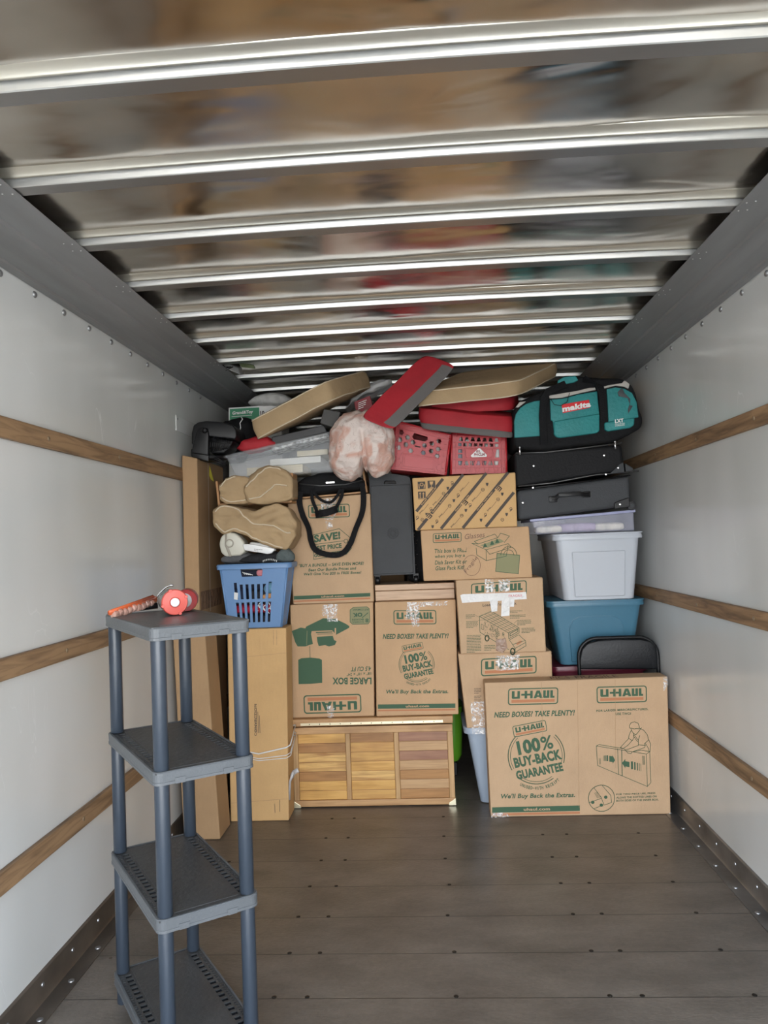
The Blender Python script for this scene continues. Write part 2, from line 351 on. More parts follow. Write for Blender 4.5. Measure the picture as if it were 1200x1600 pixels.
# ================================================================ the truck body
XL, XR, YB, YN, ZC = -.035, 2.52, -.4, 6.9, 2.452
def node_floor():
    m = bpy.data.materials.new('coated_floor_planks'); m.use_nodes = True; nt = m.node_tree; b = nt.nodes['Principled BSDF']; L = nt.links.new; N = nt.nodes.new
    t = N('ShaderNodeTexCoord'); sx = N('ShaderNodeSeparateXYZ'); L(t.outputs['Object'], sx.inputs[0])
    def M(op, a, b_=None, c=None):
        n = N('ShaderNodeMath'); n.operation = op
        for i, q in enumerate((a, b_, c)):
            if q is None: continue
            if isinstance(q, (int, float)): n.inputs[i].default_value = q
            else: L(q, n.inputs[i])
        return n.outputs[0]
    # plank number and distance to the seam
    yy = M('DIVIDE', M('SUBTRACT', sx.outputs['Y'], 3.788-FLO[1]), .2626); fr = M('SUBTRACT', yy, M('FLOOR', yy)); d = M('MINIMUM', fr, M('SUBTRACT', 1, fr))
    seam = M('LESS_THAN', d, .0075)
    pl = N('ShaderNodeTexWhiteNoise'); pl.noise_dimensions = '1D'; L(M('FLOOR', yy), pl.inputs['W'])
    n1 = N('ShaderNodeTexNoise'); n1.inputs['Scale'].default_value = 3.2; n1.inputs['Detail'].default_value = 9; n1.inputs['Roughness'].default_value = .62
    mp = N('ShaderNodeMapping'); mp.inputs['Scale'].default_value = (1, 2.2, 1); L(t.outputs['Object'], mp.inputs[0]); L(mp.outputs[0], n1.inputs['Vector'])
    n2 = N('ShaderNodeTexNoise'); n2.inputs['Scale'].default_value = 60; n2.inputs['Detail'].default_value = 4; L(mp.outputs[0], n2.inputs['Vector'])
    n3 = N('ShaderNodeTexNoise'); n3.inputs['Scale'].default_value = 1.1; n3.inputs['Detail'].default_value = 3; L(t.outputs['Object'], n3.inputs['Vector'])
    r = N('ShaderNodeValToRGB'); e = r.color_ramp.elements; e[0].position = .3; e[0].color = (.070, .056, .044, 1); e[1].position = .7; e[1].color = (.19, .158, .128, 1)
    L(M('MULTIPLY_ADD', n2.outputs[0], .22, M('MULTIPLY_ADD', pl.outputs[0], .06, M('MULTIPLY', n1.outputs[0], .76))), r.inputs[0])
    mx = N('ShaderNodeMixRGB'); L(seam, mx.inputs[0]); L(r.outputs[0], mx.inputs[1]); mx.inputs[2].default_value = (.02, .016, .012, 1); L(mx.outputs[0], b.inputs['Base Color'])
    rr = N('ShaderNodeMapRange'); rr.inputs['From Min'].default_value = .3; rr.inputs['From Max'].default_value = .7; rr.inputs['To Min'].default_value = .27; rr.inputs['To Max'].default_value = .46; L(n3.outputs[0], rr.inputs[0])
    L(rr.outputs[0], b.inputs['Roughness']); b.inputs['Specular IOR Level'].default_value = .75
    bp = N('ShaderNodeBump'); bp.inputs['Strength'].default_value = .35; bp.inputs['Distance'].default_value = .004
    L(M('SUBTRACT', n2.outputs[0], M('MULTIPLY', seam, 1.5)), bp.inputs['Height']); L(bp.outputs[0], b.inputs['Normal'])
    return m
def node_wall(name):
    m = bpy.data.materials.new(name); m.use_nodes = True; nt = m.node_tree; b = nt.nodes['Principled BSDF']; L = nt.links.new; N = nt.nodes.new
    t = N('ShaderNodeTexCoord'); mp = N('ShaderNodeMapping'); mp.inputs['Scale'].default_value = (1, 1, .45); L(t.outputs['Object'], mp.inputs[0])
    n1 = N('ShaderNodeTexNoise'); n1.inputs['Scale'].default_value = 1.6; n1.inputs['Detail'].default_value = 2; L(mp.outputs[0], n1.inputs['Vector'])
    r = N('ShaderNodeValToRGB'); e = r.color_ramp.elements; e[0].position = .3; e[0].color = (.60, .605, .58, 1); e[1].position = .7; e[1].color = (.74, .745, .73, 1); L(n1.outputs[0], r.inputs[0])
    # scuffs: thin lighter scratches
    mp2 = N('ShaderNodeMapping'); mp2.inputs['Scale'].default_value = (1, 3, 1.2); mp2.inputs['Rotation'].default_value = (.7, 0, 0); L(t.outputs['Object'], mp2.inputs[0])
    n2 = N('ShaderNodeTexNoise'); n2.inputs['Scale'].default_value = 5; n2.inputs['Detail'].default_value = 4; n2.inputs['Distortion'].default_value = .2; L(mp2.outputs[0], n2.inputs['Vector'])
    r2 = N('ShaderNodeValToRGB'); e = r2.color_ramp.elements; e[0].position = .5; e[0].color = (0, 0, 0, 1); e[1].position = .9; e[1].color = (.35, .35, .35, 1); L(n2.outputs[0], r2.inputs[0])
    mx = N('ShaderNodeMixRGB'); L(r.outputs[0], mx.inputs[1]); mx.inputs[2].default_value = (.86, .86, .85, 1)
    mp3 = N('ShaderNodeMapping'); mp3.inputs['Scale'].default_value = (1, 1.2, .6); mp3.inputs['Rotation'].default_value = (.5, 0, 0); L(t.outputs['Object'], mp3.inputs[0])
    s1 = N('ShaderNodeTexNoise'); s1.inputs['Scale'].default_value = 2.6; s1.inputs['Detail'].default_value = 3; s1.inputs['Distortion'].default_value = 1.4; L(mp3.outputs[0], s1.inputs['Vector'])
    sa = N('ShaderNodeMath'); sa.operation = 'SUBTRACT'; sa.inputs[1].default_value = .5; L(s1.outputs[0], sa.inputs[0]); sb = N('ShaderNodeMath'); sb.operation = 'ABSOLUTE'; L(sa.outputs[0], sb.inputs[0])
    sc_ = N('ShaderNodeMapRange'); sc_.inputs['From Min'].default_value = .0; sc_.inputs['From Max'].default_value = .0035; sc_.inputs['To Min'].default_value = .55; sc_.inputs['To Max'].default_value = 0; L(sb.outputs[0], sc_.inputs[0])
    s2 = N('ShaderNodeTexNoise'); s2.inputs['Scale'].default_value = 1.7; s2.inputs['Detail'].default_value = 1; L(t.outputs['Object'], s2.inputs['Vector'])
    sg = N('ShaderNodeMapRange'); sg.inputs['From Min'].default_value = .56; sg.inputs['From Max'].default_value = .66; L(s2.outputs[0], sg.inputs[0])
    sm = N('ShaderNodeMath'); sm.operation = 'MULTIPLY'; L(sc_.outputs[0], sm.inputs[0]); L(sg.outputs[0], sm.inputs[1]); L(sm.outputs[0], mx.inputs[0]); L(mx.outputs[0], b.inputs['Base Color'])
    n3 = N('ShaderNodeTexNoise'); n3.inputs['Scale'].default_value = 2.4; n3.inputs['Detail'].default_value = 4; L(t.outputs['Object'], n3.inputs['Vector'])
    mr = N('ShaderNodeMapRange'); mr.inputs['From Min'].default_value = .35; mr.inputs['From Max'].default_value = .65; mr.inputs['To Min'].default_value = .13; mr.inputs['To Max'].default_value = .22; L(n3.outputs[0], mr.inputs[0])
    L(mr.outputs[0], b.inputs['Roughness']); b.inputs['Specular IOR Level'].default_value = .55
    n4 = N('ShaderNodeTexNoise'); n4.inputs['Scale'].default_value = 4; n4.inputs['Detail'].default_value = 2; L(t.outputs['Object'], n4.inputs['Vector'])
    bp = N('ShaderNodeBump'); bp.inputs['Strength'].default_value = .12; bp.inputs['Distance'].default_value = .01; L(n4.outputs[0], bp.inputs['Height']); L(bp.outputs[0], b.inputs['Normal'])
    return m
def node_roof():
    m = bpy.data.materials.new('mill_aluminium_sheet'); m.use_nodes = True; nt = m.node_tree; b = nt.nodes['Principled BSDF']; L = nt.links.new; N = nt.nodes.new
    b.inputs['Metallic'].default_value = 1
    t = N('ShaderNodeTexCoord'); mp = N('ShaderNodeMapping'); mp.inputs['Scale'].default_value = (.8, 1.6, 1); L(t.outputs['Object'], mp.inputs[0])
    n0 = N('ShaderNodeTexNoise'); n0.inputs['Scale'].default_value = 2.5; n0.inputs['Detail'].default_value = 6; L(mp.outputs[0], n0.inputs['Vector'])
    r = N('ShaderNodeValToRGB'); e = r.color_ramp.elements; e[0].position = .3; e[0].color = (.40, .36, .31, 1); e[1].position = .7; e[1].color = (.62, .58, .53, 1); L(n0.outputs[0], r.inputs[0]); L(r.outputs[0], b.inputs['Base Color'])
    mr = N('ShaderNodeMapRange'); mr.inputs['From Min'].default_value = .35; mr.inputs['From Max'].default_value = .65; mr.inputs['To Min'].default_value = .13; mr.inputs['To Max'].default_value = .27; L(n0.outputs[0], mr.inputs[0]); L(mr.outputs[0], b.inputs['Roughness'])
    n1 = N('ShaderNodeTexNoise'); n1.inputs['Scale'].default_value = 2.2; n1.inputs['Detail'].default_value = 2; n1.inputs['Distortion'].default_value = .6; L(mp.outputs[0], n1.inputs['Vector'])
    bp = N('ShaderNodeBump'); bp.inputs['Strength'].default_value = .5; bp.inputs['Distance'].default_value = .022; L(n1.outputs[0], bp.inputs['Height']); L(bp.outputs[0], b.inputs['Normal'])
    return m
FLO = ((XL+XR)/2, (YB+YN)/2)
def struct(o): o['kind'] = 'structure'; return o
SCREW = mat('screw_head', (.03, .025, .02), .5, .6)
f_ = MB().box((XL-.06, YB-.05, -.06), (XR+.06, YN+.06, 0))
cols = [.30, .73, .84, 1.31, 1.79, 1.90, 2.24]
for k in range(-14, 3):
    y = 3.788+.2626*k+.014
    for x in cols:
        f_.lathe([(.0085, 0), (.0075, .0012), (.001, .0014)], (x+random.uniform(-.01, .01), y, 0), n=8, m=1)
struct(f_.build('floor', [node_floor(), SCREW]))
WALL = node_wall('fibreglass_wall')
STUD = mat('steel_stud', (.32, .32, .32), .45, .8)
for side, xa, xb in (('left', XL-.06, XL), ('right', XR, XR+.06)):
    wl = MB().box((xa, YB-.05, 0), (xb, YN+.06, 2.52)); xi = XL if side == 'left' else XR; d = 1 if side == 'left' else -1
    y = 1.255
    while y < 4.6:
        wl.lathe([(.012, 0), (.011, .004), (.007, .007), (.001, .008)], (xi, y, 2.350), (d, 0, 0), n=10, m=1); y += .2125
    struct(wl.build('wall_'+side, [WALL, STUD], smooth_angle=40))
struct(MB().box((XL-.06, YN, 0), (XR+.06, YN+.06, 2.52)).build('wall_front', WALL))
# roof sheet with a slight crown
def crown(x): return .014*(1-((x-1.2425)/1.28)**2)
rf = MB(); nx, ny = 24, 2
vs = []; fs = []
for zt in (0, .05):
    for i in range(nx+1):
        for y in (YB-.05, YN+.06): x = XL-.06+(XR-XL+.12)*i/nx; vs.append((x, y, ZC+zt+crown(x)))
for i in range(nx):
    a = 2*i; fs.append([a, a+1, a+3, a+2]); b = a+2*(nx+1); fs.append([b, b+2, b+3, b+1])
n2 = 2*(nx+1); fs += [[0, 2*nx, n2+2*nx, n2]] if False else []
fs += [[0, n2, n2+1, 1], [2*nx, 2*nx+1, n2+2*nx+1, n2+2*nx]] + [[2*i, 2*i+2, n2+2*i+2, n2+2*i] for i in range(nx)] + [[2*i+1, n2+2*i+1, n2+2*i+3, 2*i+3] for i in range(nx)]
rf.add(vs, fs, 0, False); struct(rf.build('ceiling', node_roof()))
BOW = mat('roof_bow_aluminium', (.74, .73, .70), .36, .85, bump=(14, .12, 3, (.3, 3, 3)))
BOWC = mat('roof_bow_cream_reflection', (.82, .77, .66), .33, .85, bump=(6, .2, 3, (.4, 3, 3)))  # curled roof sheet edge, its cream outdoor reflection put into the colour
BOWB = mat('roof_bow_underside_shade', (.36, .355, .35), .34, .9, bump=(10, .12, 3, (.3, 3, 3)))  # same bow metal, coloured darker for the floor's reflection and the shaded gap
edges = [round(-.03+.4*k, 3) for k in range(18)]
for k, ye in enumerate(edges):
    prof = [(-.094, .002), (-.086, -.0005), (-.077, -.003), (-.069, -.0075), (-.064, -.0125), (-.0615, -.017), (-.060, -.010), (-.053, -.010), (-.052, -.018), (-.050, -.032), (-.047, -.034), (0, -.034), (0, .004)]
    rb = MB(); rings = []
    for i in range(25):
        x = .15+(2.335-.15)*i/24; wob = .006*noise.noise(Vector((x*2.3, ye*3, 0)))
        rings.append([Vector((x, ye+a+(wob*1.5 if a < -.06 else wob*.4), ZC+crown(x)+z+(wob*.7 if -.09 < a < -.061 else 0))) for a, z in prof])
    rb.loft(rings, 0, True); n = len(prof)
    for i in range(24*n):
        k_ = i % n; rb.sm[i] = k_ < 5; rb.m[i] = 1 if k_ < 5 else 2 if k_ in (5, 6, 10) else 0
    struct(rb.build('trim_%d' % (k+1), [BOW, BOWC, BOWB]))
RAIL = mat('galvanised_rail', (.30, .30, .30), .5, .35, bump=(5, .15, 4, (3, .5, 3)), var=(2.5, .2, (4, .5, 4)))
RIV = mat('rail_rivet', (.8, .8, .8), .35, .6)
for side, s_, x0 in (('left', 1, XL), ('right', -1, XR)):
    prof = [(0, 2.373), (.004, 2.369), (.03, 2.372), (.035, 2.379), (.10, 2.381), (.155, 2.392), (.16, 2.402), (.262, 2.4165), (.268, 2.419), (.258, 2.424), (0, 2.43)]
    mb = MB(); mb.loft([[Vector((x0+s_*a, y, z)) for a, z in prof] for y in (YB, YN)], 0, False)
    for ye in edges:
        for dx, dy in ((.232, -.10), (.252, -.085), (.232, -.04), (.254, -.03)):
            mb.lathe([(.0035, .002), (.003, 0), (.0005, -.002)], (x0+s_*dx, ye+dy, 2.4165-(.262-dx)*.14), n=6, m=1)
    struct(mb.build('trim_%d' % (30+(side == 'right')), [RAIL, RIV]))
SLAT = wood('pine_slat', (.36, .22, .115), (.13, .075, .04), 1, .8, .6)
NAIL = mat('slat_bolt', (.3, .22, .14), .5, .5)
sd = 0
for side, s_, x0 in (('left', 1, XL), ('right', -1, XR)):
    for z in (1.889, 1.142, .514):
        sd += 1; mb = MB(); x1 = x0+s_*.019
        mb.box((min(x0, x1), YB, z-.068), (max(x0, x1), YN, z), .003)
        y = 1.25+.1*sd
        while y < 4.4: mb.lathe([(.009, 0), (.008, .002), (.001, .0025)], (x1, y, z-.034), (s_, 0, 0), n=8, m=1); y += .61
        tag(mb.build('wall_slat', [SLAT, NAIL]), 'long wooden tie-down slat along the %s wall, %s of three' % (side, {1.889: 'the top one', 1.142: 'the middle one', .514: 'the bottom one'}[z]), 'slat', 'wooden tie-down slats on the truck walls')
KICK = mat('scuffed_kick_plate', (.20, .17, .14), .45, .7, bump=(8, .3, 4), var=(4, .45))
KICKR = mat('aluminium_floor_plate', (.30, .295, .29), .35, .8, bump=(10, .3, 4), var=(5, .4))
for side, s_, x0, mm in (('left', 1, XL, KICK), ('right', -1, XR, KICKR)):
    mb = MB(); prof = [(0, 0), (.075, .0), (.075, .0035), (.016, .004), (.011, .012), (.010, .090), (.005, .094), (0, .094)]
    mb.loft([[Vector((x0+s_*a, y, z)) for a, z in prof] for y in (YB, YN)], 0, False)
    y = .9
    while y < 4.3:
        mb.lathe([(.011, 0), (.010, .003), (.002, .0045)], (x0+s_*.052, y, .0035), n=10, m=1); mb.lathe([(.008, 0), (.007, .003), (.001, .004)], (x0+s_*.0105, y+.1, .055), (s_, 0, 0), n=8, m=1); y += .21
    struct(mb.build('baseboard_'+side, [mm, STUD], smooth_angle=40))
# small white plate riveted to the left wall near the nose
mb = MB(); a = PXw(287, 639, XL); b = PXw(347, 655, XL)
mb.box((XL, 3.98, 2.085), (XL+.006, 4.6, 2.17), .004)
for y in (4.0, 4.58): mb.lathe([(.006, .0), (.005, .003), (.001, .004)], (XL+.006, y, 2.15), (1, 0, 0), n=8, m=1)
struct(mb.build('trim_32', [WALL, STUD]))
# ground outside the open rear
gm = mat('sunlit_asphalt', (.34, .325, .30), .9, bump=(40, .3, 4), var=(3, .2))
g_ = MB().box((-40, -60, -1.1), (42, 40, -1.0)); tag(g_.build('ground', gm), kind='structure')
# small dome light by the left rail
t_ = thing('ceiling_lamp', P(365, 580, 4.3), 'small grey lamp with loose wires at the left roof rail, above the pillow', 'lamp')
mb = MB(); c = P(364, 580, 4.1); mb.hexa([c+Vector(q) for q in ((-.05, -.03, .05), (.03, 0, .02), (.045, 0, -.025), (-.035, -.03, .01), (-.05, .05, .07), (.03, .08, .04), (.045, .08, -.005), (-.035, .05, .03))], .006); mb.build('housing', mat('lamp_housing', (.18, .18, .17), .45), t_)
mb = MB()
for k in range(4): mb.tube([c+Vector((-.03+.012*k, -.02, .02)), c+Vector((-.06+.01*k, -.03, .03-.01*k)), c+Vector((-.09, -.01, .02+.012*k))], .003, 6)
mb.build('wires', BLACKP, t_)
mb = MB(); c2 = P(387, 576, 4.1); mb.hexa([c2+Vector(q) for q in ((-.045, -.02, .03), (.035, -.02, .014), (.045, -.02, -.008), (-.03, -.02, .004), (-.045, 0, .035), (.035, 0, .02), (.045, 0, 0), (-.03, 0, .01))], .002)
mb.build('circuit_board', mat('olive_circuit_board', (.10, .12, .05), .5), t_)
# ================================================================ cartons
def carton(name, label, px4, Y, depth, m=CARD, zb=None, zt=None, group=None, dx=(0, 0), yb=0, bev=.006, prints=None, extra=(), tape=None, twist=0):
    """px4: front tl,tr,br,bl in the photo, front plane at Y (bottom edge at Y+yb)"""
    c = [P(x, y, Y + (yb if i > 1 else 0) + twist*(-1 if i in (0, 3) else 1)) for i, (x, y) in enumerate(px4)]
    if zt is not None: c[0].z = zt; c[1].z = zt
    if zb is not None: c[2].z = zb; c[3].z = zb
    b = [q+Vector(((dx[0] if i in (0, 3) else dx[1]), depth, 0)) for i, q in enumerate(c)]
    lo = Vector(((c[2].x+c[3].x)/2, (c[3].y+b[3].y)/2, min(c[2].z, c[3].z)))
    t = thing(name, lo, label, 'box', group)
    mb = MB().hexa(c+b, bev)
    o = (c[0]+c[1]+c[2]+c[3])/4; n = (c[1]-c[3]).cross(c[0]-c[2]).normalized()
    f = Face(mb, o, n)
    # seam where the top flaps meet and flap edge lines
    if prints: prints(f)
    tp = c[0].lerp(c[1], .5)
    if abs(c[0].z-c[1].z) < .02:
        y0, y1 = c[0].y+.004, b[0].y-.004; ym = (y0+y1)/2; z = (c[0].z+c[1].z)/2+.0006
        mb.add([(c[0].x+.006, ym-.0015, z), (c[1].x-.006, ym-.0015, z), (c[1].x-.006, ym+.0015, z), (c[0].x+.006, ym+.0015, z)], [[0, 1, 2, 3]], 6)
    mb.build('body', [m, GREEN, ORANGE, BLACKINK, LTGREEN, BROWNINK, CARD4, m], t)
    if tape:
        for kind, pts in tape:
            tm = MB(); Face(tm, o, n).poly([pts], 0, .0025); tm.build('tape', TAPE if kind == 'c' else BTAPE, t)
    return t, c
G_, O_, K_, LG_, BR_ = 1, 2, 3, 4, 5
def seal(f, cx, cy, R, small=False):
    """round buy-back seal, R in px"""
    k = R/43.
    g = lambda x, y: (cx+x*k, cy+y*k)
    for r, w_ in ((43, 1.3), (39.5, .8)):
        for a0, a1 in ((-48, 14), (53, 132), (150, 224)):
            f.line([g(r*math.cos(math.radians(a)), r*math.sin(math.radians(a))) for a in [a0+(a1-a0)*i/14 for i in range(15)]], w_*k, G_)
    f.logo([g(-34, -28), g(17, -38), g(-37, -45)], G_, O_)
    f.text('100', g(-27, -.5), g(8, -7.5), 22*k, G_, .05, 0); f.text('%', g(9, -8), g(27, -11.5), 21*k, G_, .02, 0)
    f.text('BUY-BACK', g(-32, 19), g(40, 5), 16*k, G_, .05, -.05)
    f.text('GUARANTEE', g(-29, 37), g(42, 23), 14*k, G_, .05, -.05)
    s_ = 'UNUSED-WITH RECEIPT'; n = len(s_)
    for i, ch in enumerate(s_):
        if ch == ' ': continue
        a = math.radians(118 - 70*i/(n-1)); r = 52
        x, y = r*math.cos(a), r*math.sin(a); tx, ty = math.sin(a), -math.cos(a)
        if ch == '-': f.line([g(x-1.5*tx*1, y-2.5-1.5*ty), g(x+1.5*tx, y-2.5+1.5*ty)], .8*k, G_); continue
        hw = .5 if ch == 'I' else 1.35
        f.text(ch, g(x-tx*hw, y-ty*hw), g(x+tx*hw, y+ty*hw), 5*k, G_, .03)
def bar(f, a, b, h, gap=1.6, oh=2.4, txt=True):
    ux, uy = b[0]-a[0], b[1]-a[1]
    f.quad([(a[0], a[1]-h), (b[0], b[1]-h), b, a], G_)
    f.quad([(a[0], a[1]+gap), (b[0], b[1]+gap), (b[0], b[1]+gap+oh), (a[0], a[1]+gap+oh)], O_)
    if txt: f.text('uhaul.com', (a[0]+ux*.36, a[1]+uy*.36-h*.22), (a[0]+ux*.66, a[1]+uy*.66-h*.22), h*.55, 7, .03, off=.0018)
def fine(f, x, y, w_, rows, dy, slope=-.03, m=G_, h=.55, seed=1):
    """a block of fine print too small to read"""
    rg = random.Random(seed)
    for i in range(rows):
        x0 = x; ww = w_*(1 if i < rows-1 else .6)
        while x0 < x+ww-1:
            l = rg.uniform(1.6, 4.6); l = min(l, x+ww-x0); yy = y+i*dy+(x0-x)*slope
            f.line([(x0, yy), (x0+l, yy+l*slope)], dy*h*.62, m); x0 += l+.9
# --- cedar chest
def chest():
    Y = 4.225; x0, x1, z1 = .492, 1.378, .487; d = .44
    t = thing('cedar_chest', ((x0+x1)/2, Y+d/2, 0), 'honey-coloured slatted cedar chest under two large printed boxes', 'chest')
    FR = wood('cedar_frame', (.56, .33, .15), (.40, .21, .085), 0, 1, .45); FRV = wood('cedar_stile', (.56, .35, .16), (.42, .235, .10), 2, 1, .45)
    tones = [((.70, .40, .12), (.54, .28, .07)), ((.44, .22, .075), (.32, .15, .05)), ((.74, .46, .16), (.40, .19, .06)), ((.62, .35, .105), (.48, .24, .07)), ((.36, .18, .10), (.27, .12, .07)), ((.54, .33, .16), (.42, .24, .11))]
    WM = [wood('cedar_board_%d' % i, a, b, 0, 1.2, .42) for i, (a, b) in enumerate(tones)]
    mb = MB(); mb.box((x0+.012, Y+.014, .004), (x1-.012, Y+d, .44), .002); mb.build('case', FR, t)
    mb = MB(); mb.box((x0, Y, .007), (x1, Y+.024, .041), .003); mb.box((x0, Y, .402), (x1, Y+.024, .44), .003); mb.build('rail', FR, t)
    for a, b in ((x0, x0+.030), (x0+.294, x0+.320), (x0+.562, x0+.588), (x1-.030, x1)): MB().box((a, Y+.001, .041), (b, Y+.022, .402), .003).build('stile', FRV, t)
    pick = [[0, 1, 2, 2, 1, 0, 0], [1, 3, 3, 0, 2, 0, 3], [4, 5, 4, 5, 1, 5, 1]]
    for p_, (a, b) in enumerate(((x0+.030, x0+.294), (x0+.320, x0+.562), (x0+.588, x1-.030))):
        mb = MB(); h = .361/7
        for i in range(7):
            z = .402-h*(i+1); mb.box((a+.001, Y+.008, z+.0012), (b-.001, Y+.016, z+h-.0012), .0022, m=pick[p_][i])
        mb.build('panel', WM, t)
    mb = MB(); mb.box((x0-.006, Y-.008, .447), (x1+.004, Y+d+.005, .487), .005); lid = mb.build('lid', FR, t)
    mb = MB(); mb.box((x0+.05, Y-.0095, .4515), (x1-.05, Y-.0015, .4665), .001)
    for i in range(13): mb.lathe([(.0028, 0), (.001, .0012)], (x0+.10+i*(x1-x0-.2)/12, Y-.0095, .459), (0, -1, 0), n=8, m=1)
    mb.build('piano_hinge', [mat('brass_hinge', (.72, .62, .42), .3, .8), SCREW], t)['label'] = 'pale brass piano hinge strip'
    for xa, s_ in ((x0, 1), (x1, -1)):
        mb = MB(); mb.prism([(xa-.003*s_, -.0 + .003), (xa+.038*s_, .003), (xa+.034*s_, .018), (xa+.014*s_, .030), (xa-.003*s_, .042)], Y-.003, .03, .0015)
        mb.build('corner_bracket', mat('brass_corner', (.78, .72, .5), .3, .7), t)
chest()
# --- the two large boxes on the chest
def pr(f):
    f.logo([(568, 1082.5), (474, 1089), (566.5, 1118-.5+ -1)][0:1] + [(474, 1087)] + [(568, 1117)], G_, O_) if False else None
    f.logo([(564, 1084), (474, 1086.5), (565, 1113)], G_, O_)
    f.text('LARGE BOX', (580.5, 1058.5), (519.5, 1058.5), 11, G_, .04)
    f.text('18" x 18" x 24"', (580, 1050), (542, 1052), 4.6, G_, .02, .1)
    f.text('4.5 CU FT', (580, 1041), (549, 1042), 7.2, G_, .03, .15)
    # hanging drum lampshade, upside down sofa lamp and arrow silhouettes
    f.poly([(466, 1031), (471, 1028.5), (485, 1027.5), (499, 1029), (503, 1031), (503.5, 1067), (485, 1068.5), (466.5, 1069)], G_)
    f.line([(484.5, 1028), (484, 1010)], .9, G_)
    f.poly([(456, 986), (470, 980.5), (477, 982), (478.5, 979), (505, 966), (524, 967), (540, 974.5), (546, 978.5), (545.5, 981), (525, 992), (519, 985), (487, 986), (486, 991), (489, 1006), (477, 1010), (465, 1010), (461, 1003)], G_)
    f.line([(494, 988.5), (519, 987.5)], 1.5, G_); f.line([(496, 991), (520, 990.5)], .8, G_)
    f.line([(480, 986), (479, 1008)], .7, LG_)
    f.poly([(495, 995), (520, 993.5), (522, 1000), (526, 1002), (523, 1008), (514, 1010), (508, 1008), (498, 1009.5), (496, 1003)], G_)
    f.line([(524, 982), (524, 991)], 2.2, 7, off=.002)
    # rounded stamp
    rr = [(552, 949), (573, 948), (577, 951), (578, 971), (575, 975), (551, 975.5), (547, 972), (547, 953)]
    f.poly([rr], LG_); f.line(rr, .8, G_, True)
    f.text('PUT COMPANY', (575.5, 951), (551, 951.5), 2.6, G_, .02, off=.002)
    f.line([(570, 965), (567.5, 968), (576, 957)], 1.1, G_, off=.002) if False else f.line([(566, 965), (575, 957.5)], 1.1, G_, off=.002)
    f.text('OK', (566, 957), (551, 958), 6.5, G_, .05, off=.002)
    f.text('BOXES', (568, 966.5), (550, 967), 2.8, G_, .02, off=.002); f.text('U-HAUL', (568, 970.5), (550, 971), 2.6, G_, .02, off=.002); f.text('8', (576, 966.5), (571, 966.5), 6, G_, .03, off=.002)
carton('cardboard_box', 'large cardboard box printed upside down with a green lampshade, on the chest', [(453, 946), (583, 941), (585, 1118), (457, 1123)], 4.25, .44, CARD, zb=.4885, zt=1.117, prints=pr, group='large printed moving boxes',
       tape=[('c', [(504, 945), (511, 945), (513, 962), (503, 963)]), ('c', [(512, 944), (528, 944), (526, 962), (528, 971), (511, 971)]), ('c', [(511, 1103), (523, 1102), (521, 1121), (512, 1121)])])
def pr(f):
    f.logo([(615, 976), (682, 975.5), (614.5, 953.5)], G_, O_)
    f.text('NEED BOXES? TAKE PLENTY!', (598, 998.5), (700, 997.5), 8, G_, .035, .18)
    seal(f, 651, 1038, 27.5)
    f.text("We'll Buy Back the Extras.", (602, 1085.5), (700, 1085), 8, G_, .03, .18)
    bar(f, (590.5, 1107.5), (711.5, 1106), 6.8)
carton('cardboard_box', 'tall printed cardboard box with round buy-back seal, on the chest at right', [(585.5, 941), (712, 938), (716.5, 1114), (588, 1117)], 4.24, .44, CARD, zb=.4885, zt=1.117, prints=pr, group='large printed moving boxes',
       tape=[('c', [(636, 941), (655, 941), (655, 979), (644, 979), (642, 968), (634, 968)]), ('c', [(656, 941), (700, 939), (698, 946), (656, 948)])])
def pr(f):
    f.logo([(482, 810), (547, 808), (481, 789)], G_, O_)
    f.line([(489, 836), (530, 826), (547, 840), (549, 857), (541, 866), (490, 874)], .9, G_, True)
    f.line([(490, 851), (537, 845)], .9, G_); f.line(ell(540.5, 845.5, 3, 3, 12), .9, G_, True)
    f.text('SAVE!', (491, 848), (532, 842), 12, G_, .05, .1)
    f.text('BEST PRICE', (491, 861), (534, 856), 7.5, G_, .045, .05)
    f.text('GUARANTEED*', (491, 871), (538, 865), 5.5, G_, .04, .05)
    f.text('*BUY A BUNDLE -- SAVE EVEN MORE!', (466, 886.5), (568, 882.5), 5.2, G_, .03, .15)
    f.text('Beat Our Bundle Prices and', (482, 893), (556, 890), 4.6, G_, .03, .15)
    f.text("We'll Give You $20 in FREE Boxes!", (474, 900), (564, 897), 5, G_, .03, .15)
    bar(f, (459, 937), (578.5, 932), 5.6)
carton('cardboard_box', 'printed box with green price-tag picture behind the black bag straps', [(449, 782), (578, 771), (584, 941), (458, 946)], 4.25, .44, CARD2, zb=1.1185, prints=pr, group='large printed moving boxes',
       tape=[('c', [(500, 780), (526, 778), (527, 798), (520, 812), (508, 812), (503, 800)]), ('c', [(508, 815), (518, 815), (520, 824), (511, 826)])])
# wooden case between them
t_ = thing('wooden_case', (P(651, 925, 4.3).x, 4.45, 1.1185), 'pale ridged wooden case lying flat under the dark grey panel', 'case')
ASH = wood('pale_ash', (.62, .43, .28), (.50, .33, .21), 0, 1.6, .5, False)
xa, xb = P(586, 920, 4.3).x, P(710, 920, 4.3).x
MB().box((xa, 4.3, 1.1185), (xb, 4.6, 1.172), .003).build('tray', ASH, t_); MB().box((xa-.001, 4.298, 1.1745), (xb+.001, 4.601, 1.208), .004).build('lid', ASH, t_)
